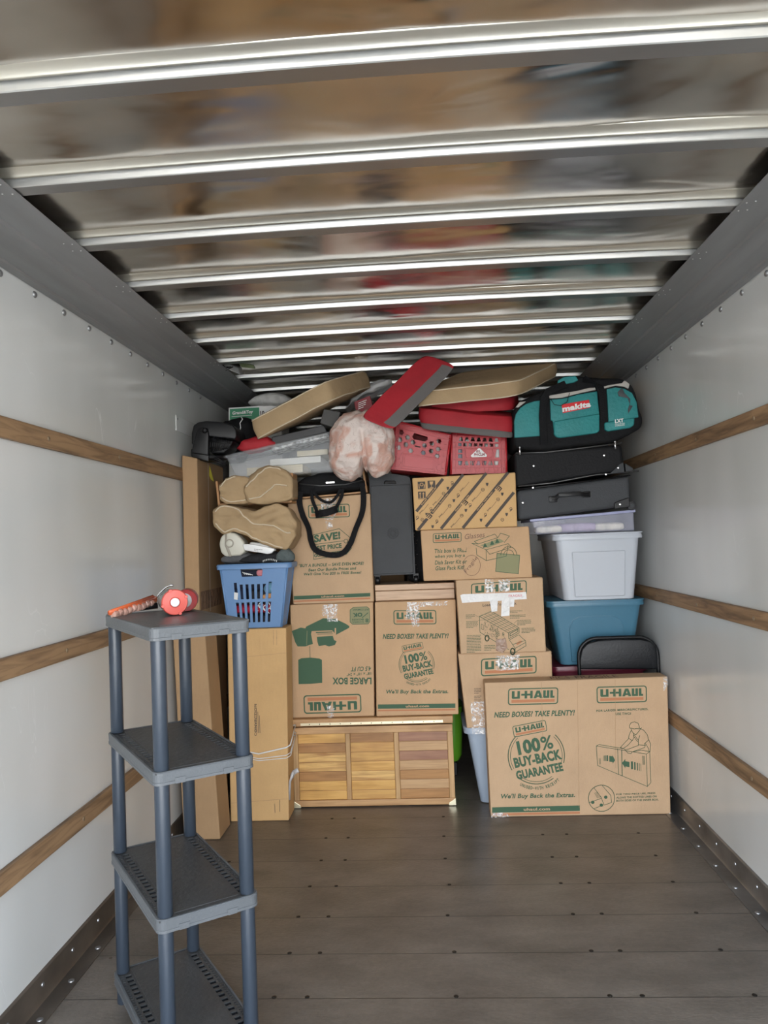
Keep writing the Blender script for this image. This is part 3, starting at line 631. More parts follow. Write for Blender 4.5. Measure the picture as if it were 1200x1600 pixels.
# --- dark grey platform dolly standing on end
t_ = thing('platform_dolly', (P(613, 905, 4.34).x, 4.36, 1.2085), 'dark grey plastic platform dolly standing on end, hand slot at top', 'dolly')
GP = mat('charcoal_plastic', (.040, .043, .047), .55, bump=(90, .12, 2), var=(4, .25), spec=.35)
mb = MB(); Y = 4.30
out = [(578, 900), (577.5, 757), (576.5, 746), (584, 742), (597, 741), (612, 741), (628, 742.5), (640, 746), (642.5, 757), (649, 897)]
slot = [(599.5, 756), (600, 753), (602, 751), (617, 751), (619, 753), (619.5, 756)]
wp = lambda x, y: (P(x, y, Y).x, P(x, y, Y).z)
vs, fs = fill2d([[wp(*q) for q in out], [wp(*q) for q in slot]], .05)
mb.add([(v[0], Y+.025+v[2], v[1]) for v in vs], fs)
a, b = wp(579, 759), wp(641.5, 757); 
mb.hexa([(a[0], Y-.004, a[1]), (b[0], Y-.004, b[1]), (wp(646, 895)[0], Y-.004, wp(646, 895)[1]), (wp(580, 898)[0], Y-.004, wp(580, 898)[1])]+[(a[0], Y+.01, a[1]), (b[0], Y+.01, b[1]), (wp(646, 895)[0], Y+.01, wp(646, 895)[1]), (wp(580, 898)[0], Y+.01, wp(580, 898)[1])], .003)
c_ = P(614, 833, Y-.004)
for r in (.012, .02, .03): mb.tube([(c_.x+r*math.cos(k*.2618), Y-.005, c_.z+r*math.sin(k*.2618)) for k in range(24)], .0012, 6, 0, closed=True)
mb.build('deck', GP, t_)
for px in (590, 650):
    c_ = P(px, 901, 4.36); mb = MB(); c_.z = 1.2085+.022
    mb.lathe([(.008, -.013), (.020, -.012), (.022, -.006), (.022, .006), (.020, .012), (.008, .013)], c_, (1, 0, 0), 16); mb.box((c_.x-.017, c_.y-.006, c_.z), (c_.x+.017, c_.y+.006, c_.z+.035), .003); mb.build('caster', BLACKP, t_)
# black bag in the dark gap right of the dolly
t_ = thing('duffel_bag', (P(653, 905, 4.45).x, 4.5, 1.2085), 'black bag squeezed upright in the gap right of the grey dolly', 'bag')
mb = MB(); puffy(mb, 636, 668, [742, 738, 745], [909, 909, 909], 4.42, .16, 7, 12, 0, .008, 8, 3); mb.build('body', BLACKF, t_)
mb = MB()
for k in range(18): mb.lathe([(.003, 0), (.001, .002)], P(649+3*math.sin(k*1.7), 800+k*5.5, 4.40), (0, -1, 0), n=6)
mb.build('zip', CHROME, t_)
# --- parts carton with slanted stripes
def pr(f):
    import itertools
    def clip(x, y): return 645.5 < x < 806.5 and (746.5-(x-644)*.05) < y < (829.5-(x-649)*.057)
    D = (23, -29); Ln = math.hypot(*D)/1; d = (.632, -.775); nrm = (.775, .632)
    def run(ox, oy, a, b, w_, m):   # stripe segment kept inside the face
        st = None
        for i in range(61):
            q = a+(b-a)*i/60; x, y = ox+d[0]*q, oy+d[1]*q; ok = clip(x-w_, y-w_*.0) and clip(x+w_, y)
            if ok and st is None: st = q
            if (not ok or i == 60) and st is not None:
                if q-st > 2: f.line([(ox+d[0]*st, oy+d[1]*st), (ox+d[0]*(q-1), oy+d[1]*(q-1))], w_, m)
                st = None
    base = [((654, 795), -4, 60), ((654, 827), 0, 110), ((690, 825), 0, 125), ((724, 824), 0, 125), ((760, 822), 0, 90)]
    words = ['Peças Genuínas', 'Authentic Accessories', 'Genuine Parts  Recambio Original', 'Original Teile Naam  Originalteile', 'Original Parts Repuestos']
    rg = random.Random(4)
    for k, ((x, y), a, b) in enumerate(base):
        run(x, y, a, b, 4.6, K_)
        q = 8
        if k in (1, 2, 3):
            mx = {1: (671, 806), 2: (727, 785), 3: (780, 763)}[k]
            f.quad([(mx[0]-5-2.5, mx[1]+2), (mx[0]+1.5-2.5, mx[1]-6+1), (mx[0]+7, mx[1]-1-1), (mx[0]+.5, mx[1]+6.5)], 7, off=.0016)
            for dd in (0, 3, 6): f.line([(mx[0]-4.5+dd*.75, mx[1]+1+dd*.6), (mx[0]-.5+dd*.75, mx[1]-3.5+dd*.6)], 1.6, K_, off=.002)
            f.line([(mx[0]-1, mx[1]-4), (mx[0]+4, mx[1]+.5)], 1.6, K_, off=.002)
        L = 20
        for n_, wd in enumerate(words[k].split('  ')):
            qq = 34+46*n_ if k else 8
            sx, sy = x+d[0]*qq+nrm[0]*1.3, y+d[1]*qq+nrm[1]*1.3; ww = min(38, 2.5*len(wd))
            ex, ey = sx+d[0]*ww, sy+d[1]*ww
            if clip(ex+3, ey) and clip(sx, sy): f.text(wd, (sx, sy), (ex, ey), 2.6, 7, .02, 0, .002)
    # rows of small emblems between the stripes
    for (x, y), n_ in (((660, 812), 8), ((676, 823), 9), ((708, 822), 9), ((745, 821), 7), ((785, 812), 3), ((652, 809), 3)):
        for i in range(n_):
            px, py = x+d[0]*i*10.5, y+d[1]*i*10.5
            if not clip(px-4, py) or not clip(px+4, py-3) or not clip(px, py+4) or (px < 682 and py < 782): continue
            c_ = (i+int(x)) % 5
            if c_ == 0: f.line(ell(px, py, 2.4, 2.4, 10), .7, K_, True); f.line([(px-1.3, py), (px+1.3, py)], .8, K_)
            elif c_ == 1: f.poly([(px-2.2, py-2.4), (px+2.2, py-2.4), (px+1.6, py+1), (px, py+2.8), (px-1.6, py+1)], K_)
            elif c_ == 2: f.line(ell(px, py-1, 1.8, 1.8, 9), .7, K_, True); f.line([(px-1.5, py+3), (px+2, py+.2)], 1.2, K_)
            elif c_ == 3: f.text('Jeep', (px-2.5, py+3), (px+3, py-3), 3.2, K_, .02)
            else: f.line([(px-4, py+5), (px+4, py-5)], .5, K_)
    for x, y in ((658.5, 758.5), (674, 757), (659, 774)):
        f.quad([(x-6.5, y-6.3), (x+6.3, y-6.7), (x+6.8, y+6), (x-6, y+6.6)], 7, off=.0016); f.quad([(x-6, y-5.8), (x+5.8, y-6.2), (x+6.3, y+5.5), (x-5.5, y+6.1)], K_, off=.002)
    f.line([(655, 763), (654.5, 757)], 1.2, 7, off=.0024); f.line([(662.5, 763), (663.5, 757)], 1.2, 7, off=.0024); f.line(ell(658.8, 757, 2.4, 2.2, 10), 1, 7, True, .0024)
    f.poly([(671, 752.5), (677, 752.3), (676, 757), (672, 757.2)], 7, .0024); f.line([(674, 757), (674.2, 761.5)], .9, 7, off=.0024); f.line([(671.5, 762), (677, 761.7)], .9, 7, off=.0024)
    for x in (656.5, 661.5): f.line([(x, 778), (x-.1, 771)], 1.1, 7, off=.0024); f.poly([(x-1.9, 772), (x+1.8, 771.8), (x-.1, 769)], 7, .0024)
    f.line([(654, 779), (664.5, 778.5)], .8, 7, off=.0024)
carton('cardboard_box', 'golden carton printed all over with slanted dark stripes and emblems', [(644, 747), (805.5, 738), (808.5, 822.5), (649, 831)], 4.15, .35, CARD3, zb=1.505, prints=pr)
def pr(f):
    f.logo([(676.5, 848.5), (721, 846.5), (676.5, 833.5)], G_, O_)
    for i, (s_, xe) in enumerate((('This box is FREE', 729), ('when you buy a', 726), ('Dish Saver Kit or', 729), ('Glass Pack Kit!', 725))):
        f.text(s_, (678.5+i*.5, 864.5+9*i), (xe, 862.5+9*i), 6.6, G_, .02, .15)
    f.text('Glasses', (726, 843), (757, 839), 8, BR_, 0, .2)
    f.line(ell(737, 883.5, 13.5, 16, 26), .6, BR_, True); f.text('Fragile', (730, 896), (748, 873), 7, BR_, 0)
    L_ = lambda p, c=False: f.line(p, .8, G_, c)
    L_([(744, 856), (745, 867), (760, 876), (791, 869), (794, 852)]); L_([(760, 876), (759.5, 859)]); L_([(737, 849), (759.5, 859), (794, 849.5), (799, 855), (765, 866), (759.5, 859)])
    L_([(741, 846), (773, 834.5), (778, 840), (747, 850), (741, 846)]); L_([(778, 840), (782, 833), (796, 837.5), (788, 847.5)]); L_([(737, 849), (747, 850)])
    f.poly([(750, 852), (780, 841.5), (788, 846), (762, 856)], LG_)
    for x, y in ((758, 856), (769, 852), (777, 849)): f.poly([(x-3.5, y), (x+3.5, y-1.5), (x-.5, y-8)], G_, .0018)
    f.poly([(776.5, 864.5), (812, 867.5), (810, 896.5), (774.5, 893)], LG_); L_([(776.5, 864.5), (812, 867.5), (810, 896.5), (774.5, 893)], True)
    L_(ell(795, 868, 12.5, 14, 20, 183, 357)); L_(ell(795, 868, 8, 9, 18, 183, 357))
    f.quad([(723, 853.5), (729, 856), (727, 861), (720, 857.5)], 7, off=.0022)
carton('cardboard_box', 'long printed box with kit offer and handwritten marker, under the striped carton', [(657, 830), (826.5, 822), (832, 903), (662, 908)], 4.155, .34, CARD, zb=1.2285, zt=1.504, prints=pr)
def pr(f):
    f.logo([(736, 936), (823, 930.5), (736, 912)], G_, O_)
    f.text('Loading Your Truck', (754, 949), (807, 946), 5.5, BLACK_, .02, .1)
    L_ = lambda p, c=False, w_=.8: f.line(p, w_, G_, c)
    L_([(749, 963), (768, 955), (811, 981), (811, 989), (795, 998), (794.5, 989), (749, 963), (750, 988), (783, 1008), (795, 1015)]); L_([(794.5, 989), (811, 981)]); L_([(797, 990), (809, 983.5), (809, 987), (797, 994), (797, 990)], w_=1)
    for i in range(1, 5): L_([(749+i*4.2, 963-i*1.6), (794.5+i*3.6, 989-i*1.6)], w_=.5)
    for i in range(1, 8): L_([(749+45.5*i/8, 963+26*i/8), (768+43*i/8, 955+26*i/8)], w_=.5)
    L_([(752, 975), (755, 976.5), (755, 984), (752, 982.5)], True, .6)
    L_([(811, 992), (816, 997), (821, 1001), (822, 1009), (810, 1016), (804, 1020), (797, 1018)]); L_([(796, 1000), (801, 1007), (820, 1001)]); L_([(796, 1000), (810, 992)]); L_([(801, 1007), (805, 1013), (821, 1004)]); L_([(805, 1013), (805, 1019)])
    f.poly([(806, 1005), (814, 1000.5), (816, 1003), (808, 1008)], O_)
    f.line(ell(761, 997, 3, 4.6, 14), 1.6, G_, True); f.line(ell(801, 1018, 3.2, 5, 14), 1.8, G_, True)
    rg = random.Random(2)
    for i in range(60):
        x = rg.uniform(757, 778); y = rg.uniform(968, 988)+(x-757)*.5; f.line([(x, y), (x+rg.uniform(-2, 2), y+rg.uniform(1, 3))], .4, G_)
    for i in range(14): x = rg.uniform(766, 790); y = 975+(x-766)*.6+rg.uniform(0, 14); f.line([(x, y), (x+2, y+1.2), (x+2, y+4), (x, y+3)], .5, G_, True)
    fine(f, 728, 961, 14, 3, 2.3, seed=3); fine(f, 728.5, 971.5, 18, 5, 2.3, seed=4); fine(f, 729.5, 993, 22, 12, 2.4, seed=5); fine(f, 757, 1009, 17, 4, 2.4, seed=6)
    fine(f, 797, 955, 19, 2, 2.3, seed=7); fine(f, 797, 961.5, 24, 3, 2.3, seed=8); fine(f, 808, 969.5, 23, 4, 2.3, seed=9); fine(f, 815, 982, 21, 4, 2.2, seed=10)
    L_([(743, 961.5), (748, 964)], w_=.4); L_([(747, 969.5), (760, 968)], w_=.4); L_([(803, 974), (808, 969.5)], w_=.4)
BLACK_ = 3
t_, c_ = carton('cardboard_box', 'box printed with a line drawing of a loaded truck, strips of shiny tape', [(712, 908), (848, 903), (853.5, 1021), (720, 1026)], 4.15, .36, CARD2, zb=.83, zt=1.228, prints=pr,
       tape=[('c', [(757, 905), (771, 905), (773, 926), (759, 926)]), ('c', [(779, 906), (797, 905), (796, 924), (780, 925)]), ('b', [(775, 999), (790, 997), (793, 1012), (786, 1020), (775, 1017)])])
tm = MB(); ft = Face(tm, (0, 4.15, 0)); WT = mat('white_tape', (.78, .76, .74), .3, bump=(50, 1, 4))
ft.poly([[(719, 930), (723, 928.5), (822, 925), (823, 936), (775, 939), (722, 942)]], 0, .004); ft.poly([[(765, 937), (778, 936), (777, 955), (768, 956)]], 0, .0045); ft.poly([[(784, 937), (797, 935), (796, 962), (783, 963)]], 0, .0045); ft.poly([[(797, 936), (804, 935), (803, 948), (797, 948)]], 0, .0045)
ft.text('FRAGILE', (795, 933), (816, 932), 3.5, 1, 0, off=.005)
tm.build('label_strip', [WT, mat('red_ink', (.6, .08, .1), .6)], t_)['label'] = 'white shiny strip with faint red writing'
def pr(f):
    f.logo([(751.5, 1057), (838.5, 1052), (751.5, 1029.5)], G_, O_)
    fine(f, 741, 1076, 11, 4, 2.4, -.02, K_, seed=3); fine(f, 741, 1088, 11, 5, 2.4, -.02, K_, seed=5)
carton('cardboard_box', 'bulging printed box mostly hidden behind the wide flat box', [(716, 1029), (862, 1021), (866, 1140), (730, 1147)], 4.17, .36, CARD2, zb=.4285, zt=.829, prints=pr,
       tape=[('c', [(774, 1025), (812, 1023), (810, 1046), (776, 1048)]), ('c', [(735, 1097), (757, 1096), (757, 1147), (738, 1147)])])
def pr(f):
    f.logo([(793.5, 1102), (872, 1100), (794, 1076)], G_, O_); f.logo([(932.5, 1099), (1011, 1097), (932, 1073)], G_, O_)
    f.text('NEED BOXES? TAKE PLENTY!', (772, 1121.5), (897, 1118), 9, G_, .035, .2)
    seal(f, 838, 1181, 44)
    f.text("We'll Buy Back the Extras.", (781, 1250), (898, 1247.5), 9.5, G_, .03, .2)
    bar(f, (769, 1270), (906, 1267), 8.5, 1.2, 3.2)
    f.text('FOR LARGER MIRRORS/PICTURES,', (932, 1113), (1013, 1110), 4, G_, .025); f.text('USE TWO!', (962, 1117.5), (986, 1117), 4, G_, .025)
    L_ = lambda p, c=False, w_=.9: f.line(p, w_, G_, c)
    A = lambda x, y: (900+x*.1375, 1060+y*.1375)
    S = lambda pts, c=False, w_=.8: L_([A(*q) for q in pts], c, w_)
    S([(232, 768), (245, 990), (810, 1228), (800, 860), (232, 768)]); S([(232, 768), (262, 752), (520, 795)]); S([(800, 860), (838, 832), (850, 1185), (810, 1228)]); S([(640, 835), (745, 815), (838, 832)])
    S([(472, 800), (485, 1095)]); S([(520, 810), (525, 1108)], w_=1.2)
    f.poly([A(*q) for q in [(378, 880), (415, 885), (412, 868), (445, 930), (416, 968), (416, 952), (378, 945)]], G_)
    for x, w_ in ((357, 2), (340, 1.3), (325, 1), (312, .7)): f.line([A(x, 878), A(x+1, 935)], w_, G_)
    f.poly([A(*q) for q in [(608, 950), (560, 940), (562, 915), (522, 962), (562, 1022), (562, 1000), (608, 1010)]], G_)
    for x, w_ in ((635, 3.2), (668, 2.2), (697, 1.5), (718, 1), (736, .7)): f.line([A(x, 950+(x-635)*.2), A(x+2, 1025+(x-635)*.28)], w_, G_)
    for x in (755, 763, 771, 779): f.line([A(x, 880), A(x+3, 980)], .5, G_)
    for x in (262, 270, 278): f.line([A(x, 910), A(x+2, 975)], .4, G_)
    # the man bending over the box
    S([(610, 565), (605, 540), (625, 505), (665, 493), (705, 510), (720, 550), (715, 575), (690, 570), (660, 575), (640, 568), (610, 565)])
    S([(625, 570), (635, 600), (655, 625), (680, 640), (700, 620), (722, 590), (745, 560)])
    S([(628, 590), (605, 640), (598, 680), (640, 708), (660, 670), (650, 625)]); S([(598, 685), (545, 740), (505, 785), (530, 800), (590, 760), (638, 705)])
    S([(720, 565), (770, 590), (810, 640), (825, 700), (780, 740), (785, 760), (710, 755), (708, 700), (725, 650)]); S([(650, 650), (700, 720)]); S([(660, 640), (705, 700)])
    S([(710, 760), (620, 795), (560, 815), (590, 850), (625, 855), (640, 835), (780, 785), (788, 760)]); S([(825, 695), (848, 745), (842, 830)]); S([(790, 740), (825, 800), (830, 828)]); S([(505, 785), (555, 805), (562, 820)])
    c_ = A(290, 1362); f.line(ell(c_[0], c_[1], 20.5, 20.5, 36), 1, G_, True)
    S([(205, 1245), (285, 1350), (320, 1440), (405, 1410), (395, 1330), (300, 1220)]); S([(150, 1410), (255, 1375), (290, 1360)]); S([(205, 1480), (270, 1455), (305, 1440)])
    for q in ((190, 1408), (288, 1440), (338, 1350)): f.poly(ell(*A(*q), 2.8, 2.6, 10), G_)
    for k in range(4): f.line([A(208+k*12, 1300-k*3), A(245+k*12, 1362-k*3)], .5, G_)
    for i, s_ in enumerate(('FOR TWO PIECE USE, PRESS', 'ALONG THE DOTTED LINES ON', 'BOTH SIDES OF THE INNER BOX.')):
        f.text(s_, (963, 1243+i*4.9), (1021+(3, 5, 8)[i], 1241+i*4.9), 3.1, G_, .025)
    f.line([(846, 1066), (848, 1150)], .5, 6); f.line([(961, 1062), (962, 1200)], .4, 6); f.line([(902, 1064), (905, 1262)], .5, 6)
t_, c_ = carton('cardboard_box', 'wide flat picture carton standing on the floor at the right wall', [(757, 1067), (1043, 1057), (1048, 1266), (767, 1277)], 4.04, .125, CARD2, zb=.001, prints=pr,
       tape=[('c', [(767, 1270), (790, 1270), (797, 1276), (768, 1278)]), ('c', [(1036, 1058), (1043, 1057), (1044, 1070), (1037, 1080)])])
# marker scrawl on its top face
mb = MB(); z = c_[0].z*.5+c_[1].z*.5+.002
def scr(pts, w_=.0025):
    for a, b in zip(pts, pts[1:]):
        d = (Vector(b)-Vector(a)); n_ = Vector((-d.y, d.x)).normalized()*w_
        mb.add([(a[0]+n_.x, a[1]+n_.y, z), (a[0]-n_.x, a[1]-n_.y, z), (b[0]-n_.x, b[1]-n_.y, z), (b[0]+n_.x, b[1]+n_.y, z)], [[0, 1, 2, 3]], 0)
vs, fs = text_geo('PICS', 0); mb.add([(1.90+v[0]*.10, 4.065+v[1]*.07, z) for v in vs], fs); vs, fs = text_geo('FRAGILE', 0); mb.add([(2.03+v[0]*.22, 4.065+v[1]*.07, z) for v in vs], fs)
mb.build('marker_writing', BROWNINK, t_)
# --- tall cartons on the left
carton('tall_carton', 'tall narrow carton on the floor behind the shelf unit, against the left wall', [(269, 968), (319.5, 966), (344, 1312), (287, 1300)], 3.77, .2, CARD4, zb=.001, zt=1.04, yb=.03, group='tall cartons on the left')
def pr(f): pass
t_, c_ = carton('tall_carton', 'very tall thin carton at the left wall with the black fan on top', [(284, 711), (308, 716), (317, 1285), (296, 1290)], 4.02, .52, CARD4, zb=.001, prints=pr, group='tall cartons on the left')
mb = MB(); xx = max(c_[1].x, c_[2].x); fa = c_[1]; fb = c_[2]
# tape strip, tag and holes on its right side
sx_ = lambda z: fa.x+(fb.x-fa.x)*(fa.z-z)/(fa.z-fb.z)+.002
def sq(y0, y1, z0, z1, m): mb.add([(sx_(z1), y0, z1), (sx_(z1), y1, z1), (sx_(z0), y1, z0), (sx_(z0), y0, z0)], [[0, 1, 2, 3]], m)
sq(4.21, 4.222, 1.1, 1.93, 0); sq(4.04, 4.45, 1.12, 1.22, 1)
mb.build('tape', [mat('torn_tape_edge', (.55, .45, .35), .4), BTAPE], t_)
mb = MB(); mb.add([(sx_(1.9)+.002, 4.24, 1.92), (sx_(1.9)+.008, 4.30, 1.83), (sx_(1.9)+.004, 4.25, 1.84)], [[0, 1, 2]]); mb.add([(sx_(1.9)+.002, 4.24, 1.92), (sx_(1.9)+.004, 4.25, 1.84), (sx_(1.9)+.001, 4.23, 1.86)], [[0, 1, 2]]); mb.build('tag', mat('yellow_tag', (.85, .75, .05), .5), t_)['label'] = 'small bright yellow torn tag'
def pr(f):
    for y in (1000, 1010): f.line([(427, y-16), (427.5, y-2)], .6, 6); f.line([(432, y-15), (432.5, y-2)], .6, 6)
    f.line([(357, 1029), (449, 1020)], .4, 6); f.line([(361, 1255), (450, 1248)], .5, 6)
    for k in range(4): f.line([(399+k*2.4, 1145), (398+k*2.4, 1100+k*6)], .7, K_)
    f.text('CONVECTION', (401, 1150), (401, 1100), 3.5, K_, .01)
    f.line([(429, 1256), (430, 1270)], .7, K_); f.line([(437, 1250), (437, 1268)], .7, K_)
t_, c_ = carton('tall_carton', 'tall carton tied with white cord, laundry basket standing on it', [(355, 986), (447, 978), (451.5, 1283), (360, 1284)], 4.04, .165, CARD3, zb=.001, zt=1.013, prints=pr, group='tall cartons on the left')
mb = MB()
for z0_, z1_, r in ((.36, .385, .004), (.335, .345, .0022), (.325, .33, .0022)):
    xl_, xr_ = c_[3].x-.004, (c_[1].x+c_[2].x)/2+.010
    zz = lambda k: P(0, 0, 1).z
    mb.tube([(xl_, 4.205, z1_+.04), (xl_, 4.034, z0_+.03), ((xl_+xr_)/2, 4.033, z0_-.005), (xr_-.02, 4.033, z1_), (xr_, 4.045, z1_+.01), (xr_+.003, 4.205, z1_+.075), (xl_, 4.208, z1_+.04)], r, 6)
mb.build('cord', mat('white_cord', (.75, .75, .72), .5), t_)['label'] = 'white cord wrapped round the carton'
mb = MB(); mb.tube([P(455, 1215, 4.05), P(459, 1207, 4.04), P(466, 1203, 4.03)], .008, 8, flat=(.012, .002, (0, 0, 1))); mb.tube([P(452, 1250, 4.05), P(453, 1222, 4.04), P(458, 1206, 4.03)], .004, 6, flat=(.006, .001, (1, 0, 0))); mb.build('torn_tape', mat('torn_grey_tape', (.45, .42, .4), .3), t_)
# cartons added as a back row, to prop the pile and darken its gaps
for a, b, zt_, lab in ((.62, 1.12, 1.6, 'added carton deep in the gap behind the large printed boxes'), (1.58, 1.95, 1.45, 'added carton deep behind the striped and printed boxes')):
    t_ = thing('cardboard_box', ((a+b)/2, 5.28, 0), lab, 'box', 'added cartons of the back row'); MB().box((a, 5.05, .001), (b, 5.5, zt_), .006).build('body', CARD4, t_)
# ================================================================ plastic shelf unit in the foreground
def shelf_unit():
    th = .6088; ox, oy = .539, 2.0; Wd, Dd = .285, .579
    e1 = Vector((math.cos(th), math.sin(th), 0)); e2 = Vector((-math.sin(th), math.cos(th), 0)); O = Vector((ox, oy, 0))
    g = lambda u, v, z: O+e1*u+e2*v+Vector((0, 0, z))
    ctr = g(Wd/2, Dd/2, 0)
    t = thing('shelf_unit', ctr, 'grey plastic four-tier shelf unit with blue-grey posts in the foreground', 'shelf')
    PG = mat('grey_shelf_plastic', (.115, .123, .130), .42, bump=(120, .12, 2), var=(5, .1)); PD = mat('dark_shelf_top', (.062, .062, .061), .42, bump=(60, .2, 4), var=(6, .25))  # lower plates a darker grey than the skirts and the top plate
    PB = mat('blue_grey_post', (.032, .042, .057), .33, bump=(50, .06, 3))
    zs = [1.2464, .8634, .4787, .0956]; hk = .036
    for k, z in enumerate(zs):
        mb = MB()
        # skirt: rounded rectangular band
        o = rrect(0, Wd, 0, Dd, .022, 0, 5); i_ = rrect(.006, Wd-.006, .006, Dd-.006, .017, 0, 5)
        R = lambda L_, zz, s=0: [g(q.x*(1)+s*(Wd/2-q.x), q.y+s*(Dd/2-q.y), zz) for q in L_]
        mb.loft([R(i_, z-hk), R(o, z-hk+.001), R(o, z-hk+.008), R(o, z-hk+.009, .006), R(o, z-.003), R(o, z, .01), R(i_, z, .01), R(i_, z-.004), R(i_, z-hk)], 0, False, False, False)
        # clip marks on the long and short skirts
        for u0 in (.055, .19): mb.hexa([g(u0, -.0015, z-hk+.016), g(u0+.03, -.0015, z-hk+.016), g(u0+.028, -.0015, z-hk), g(u0+.002, -.0015, z-hk), g(u0, .003, z-hk+.016), g(u0+.03, .003, z-hk+.016), g(u0+.028, .003, z-hk), g(u0+.002, .003, z-hk)], .0008)
        s = mb.build('shelf', [PG, PD], t)
        # top plate with its rows of square holes along both long edges
        outer = [(.005, .005), (Wd-.005, .005), (Wd-.005, Dd-.005), (.005, Dd-.005)]; polys = [outer]
        if k:
            n = 18
            for side in (0, 1):
                for j in range(n):
                    y0 = .045+(Dd-.09)*j/n
                    for a, b, hh in ((.026, .046, .62), (.011, .020, .45)):
                        if hh < .5:
                            for q in (0, .5):
                                ya = y0+(Dd-.09)/n*q; x0, x1 = (a, b) if side == 0 else (Wd-b, Wd-a); polys.append([(x0, ya), (x1, ya), (x1, ya+.007), (x0, ya+.007)])
                        else:
                            x0, x1 = (a, b) if side == 0 else (Wd-b, Wd-a); polys.append([(x0, y0), (x1, y0), (x1, y0+(Dd-.09)/n*hh), (x0, y0+(Dd-.09)/n*hh)])
            for j in range(6):
                for y0 in (.010, Dd-.015): polys.append([(.05+j*.032, y0), (.076+j*.032, y0), (.076+j*.032, y0+.005), (.05+j*.032, y0+.005)])
        vs, fs = fill2d(polys, .004)
        pm = MB(); pm.add([g(v[0], v[1], z-.004+v[2]) for v in vs], fs)
        if k == 0:
            pm = MB(); pm.add([g(v[0], v[1], z-.001+v[2]) for v in vs], fs)
            for a in (.035, Wd-.035): pm.hexa([g(a, .03, z+.0015), g(a+.003, .03, z+.0015), g(a+.003, .03, z), g(a, .03, z), g(a, Dd-.03, z+.0015), g(a+.003, Dd-.03, z+.0015), g(a+.003, Dd-.03, z), g(a, Dd-.03, z)])
            for a in (.03, .045, Dd-.045, Dd-.03): pm.hexa([g(.035, a, z+.0015), g(Wd-.035, a, z+.0015), g(Wd-.035, a, z), g(.035, a, z), g(.035, a+.003, z+.0015), g(Wd-.035, a+.003, z+.0015), g(Wd-.035, a+.003, z), g(.035, a+.003, z)])
        else:   # raised solid centre panel
            pm.hexa([g(.052, .03, z-.001), g(Wd-.052, .03, z-.001), g(Wd-.052, .03, z-.006), g(.052, .03, z-.006), g(.052, Dd-.03, z-.001), g(Wd-.052, Dd-.03, z-.001), g(Wd-.052, Dd-.03, z-.006), g(.052, Dd-.03, z-.006)], .001)
        if k:
            for xa, xb in ((.008, .050), (Wd-.050, Wd-.008)):  # closed wells added under the holes, near-black to paint in their shade
                wb = lambda z0, z1, a, b, y0, y1: pm.hexa([g(a, y0, z1), g(b, y0, z1), g(b, y0, z0), g(a, y0, z0), g(a, y1, z1), g(b, y1, z1), g(b, y1, z0), g(a, y1, z0)], m=1)
                wb(z-.030, z-.028, xa, xb, .03, Dd-.03)
                for q_ in (xa, (xa+xb)/2-.004, xb-.002): wb(z-.028, z-.006, q_, q_+.002, .03, Dd-.03)
                for j in range(19): y0 = .043+(Dd-.09)*j/18; wb(z-.028, z-.006, xa, xb, y0-.006, y0-.004)
        pp = pm.build('top_plate', [PD, mat('shelf_well_shade', (.02, .02, .021), .8, spec=.1)] if k else mat('grey_top_plate', (.09, .094, .097), .38, bump=(80, .12, 3)), s)
    for u, v in ((.027, .027), (Wd-.027, .027), (.027, Dd-.027), (Wd-.027, Dd-.027)):
        for z0, z1 in ((.0956, .4787-.03), (.4787, .8634-.03), (.8634, 1.2464-.03), (.0, .0956-.03)):
            mb = MB(); mb.lathe([(.0195, 0), (.0205, .002), (.0205, z1-z0-.004), (.0195, z1-z0)], g(u, v, z0), n=24); mb.build('post', PB, t, smooth_angle=40)
    return g
SG = shelf_unit()
# --- things on top of the shelf unit
zt = 1.2480
OR = mat('orange_plastic', (.75, .15, .05), .35, bump=(30, .4, 4), var=(18, .35)); CRK = mat('crinkled_film', (.75, .45, .36), .15, bump=(55, 1, 5), alpha=.75, var=(20, .4))
def at_z(px, py, z):
    d = ray(px, py); c = Vector((CX, 0, HC)); return c+d*((z-HC)/d.z)
A0 = at_z(171, 964, zt); A1 = P(243, 943, A0.y+.28)
t_ = thing('caulking_gun', (A0+A1)/2*1-Vector((0, 0, (A0+A1).z/2-zt)), 'orange tool wrapped in crinkled film with bent steel rod, left of the red capped rolls', 'tool')
B0 = A0+Vector((0, 0, .012)); B1 = P(241, 937, B0.y+.22); dv = (B1-B0).normalized()
mb = MB(); mb.tube([B0, B0+dv*.02, B0.lerp(B1, .5), B1], [.007, .011, .0125, .013], 10); mb.tube([B0+Vector((.004, -.01, .004)), B1+Vector((0, -.012, .012))], .006, 8); mb.build('barrel', OR, t_)
mb = MB()
for k in range(9): q = B0.lerp(B1, .12+.1*k)+Vector((.004, -.012, -.008+.002*math.sin(k*2))); mb.lathe([(.004, -.012), (.012, -.008), (.0135, 0), (.011, .008), (.004, .012)], q, dv, 10)
mb.build('film_wrap', CRK, t_, smooth_angle=30)
mb = MB(); q0 = P(240, 941, B1.y); mb.tube([q0, P(246, 931, B1.y), P(251, 925, B1.y), P(259, 918, B1.y), P(266, 914.5, B1.y), P(271, 914.5, B1.y)], .0035, 8); mb.build('hook_rod', CHROME, t_)
mb = MB(); h0 = P(217, 955, B1.y-.05); h0.z = max(h0.z, zt+.012); h1 = P(246, 946, B1.y-.02); mb.tube([h0, h0.lerp(h1, .3), h0.lerp(h1, .6), h1], .0105, 10); mb.build('handle', BLACKP, t_)
RC = mat('red_cap_plastic', (.62, .085, .06), .35, bump=(20, .06, 2)); GB = mat('grey_film_roll', (.22, .24, .23), .25, bump=(40, .3, 4), alpha=.92)
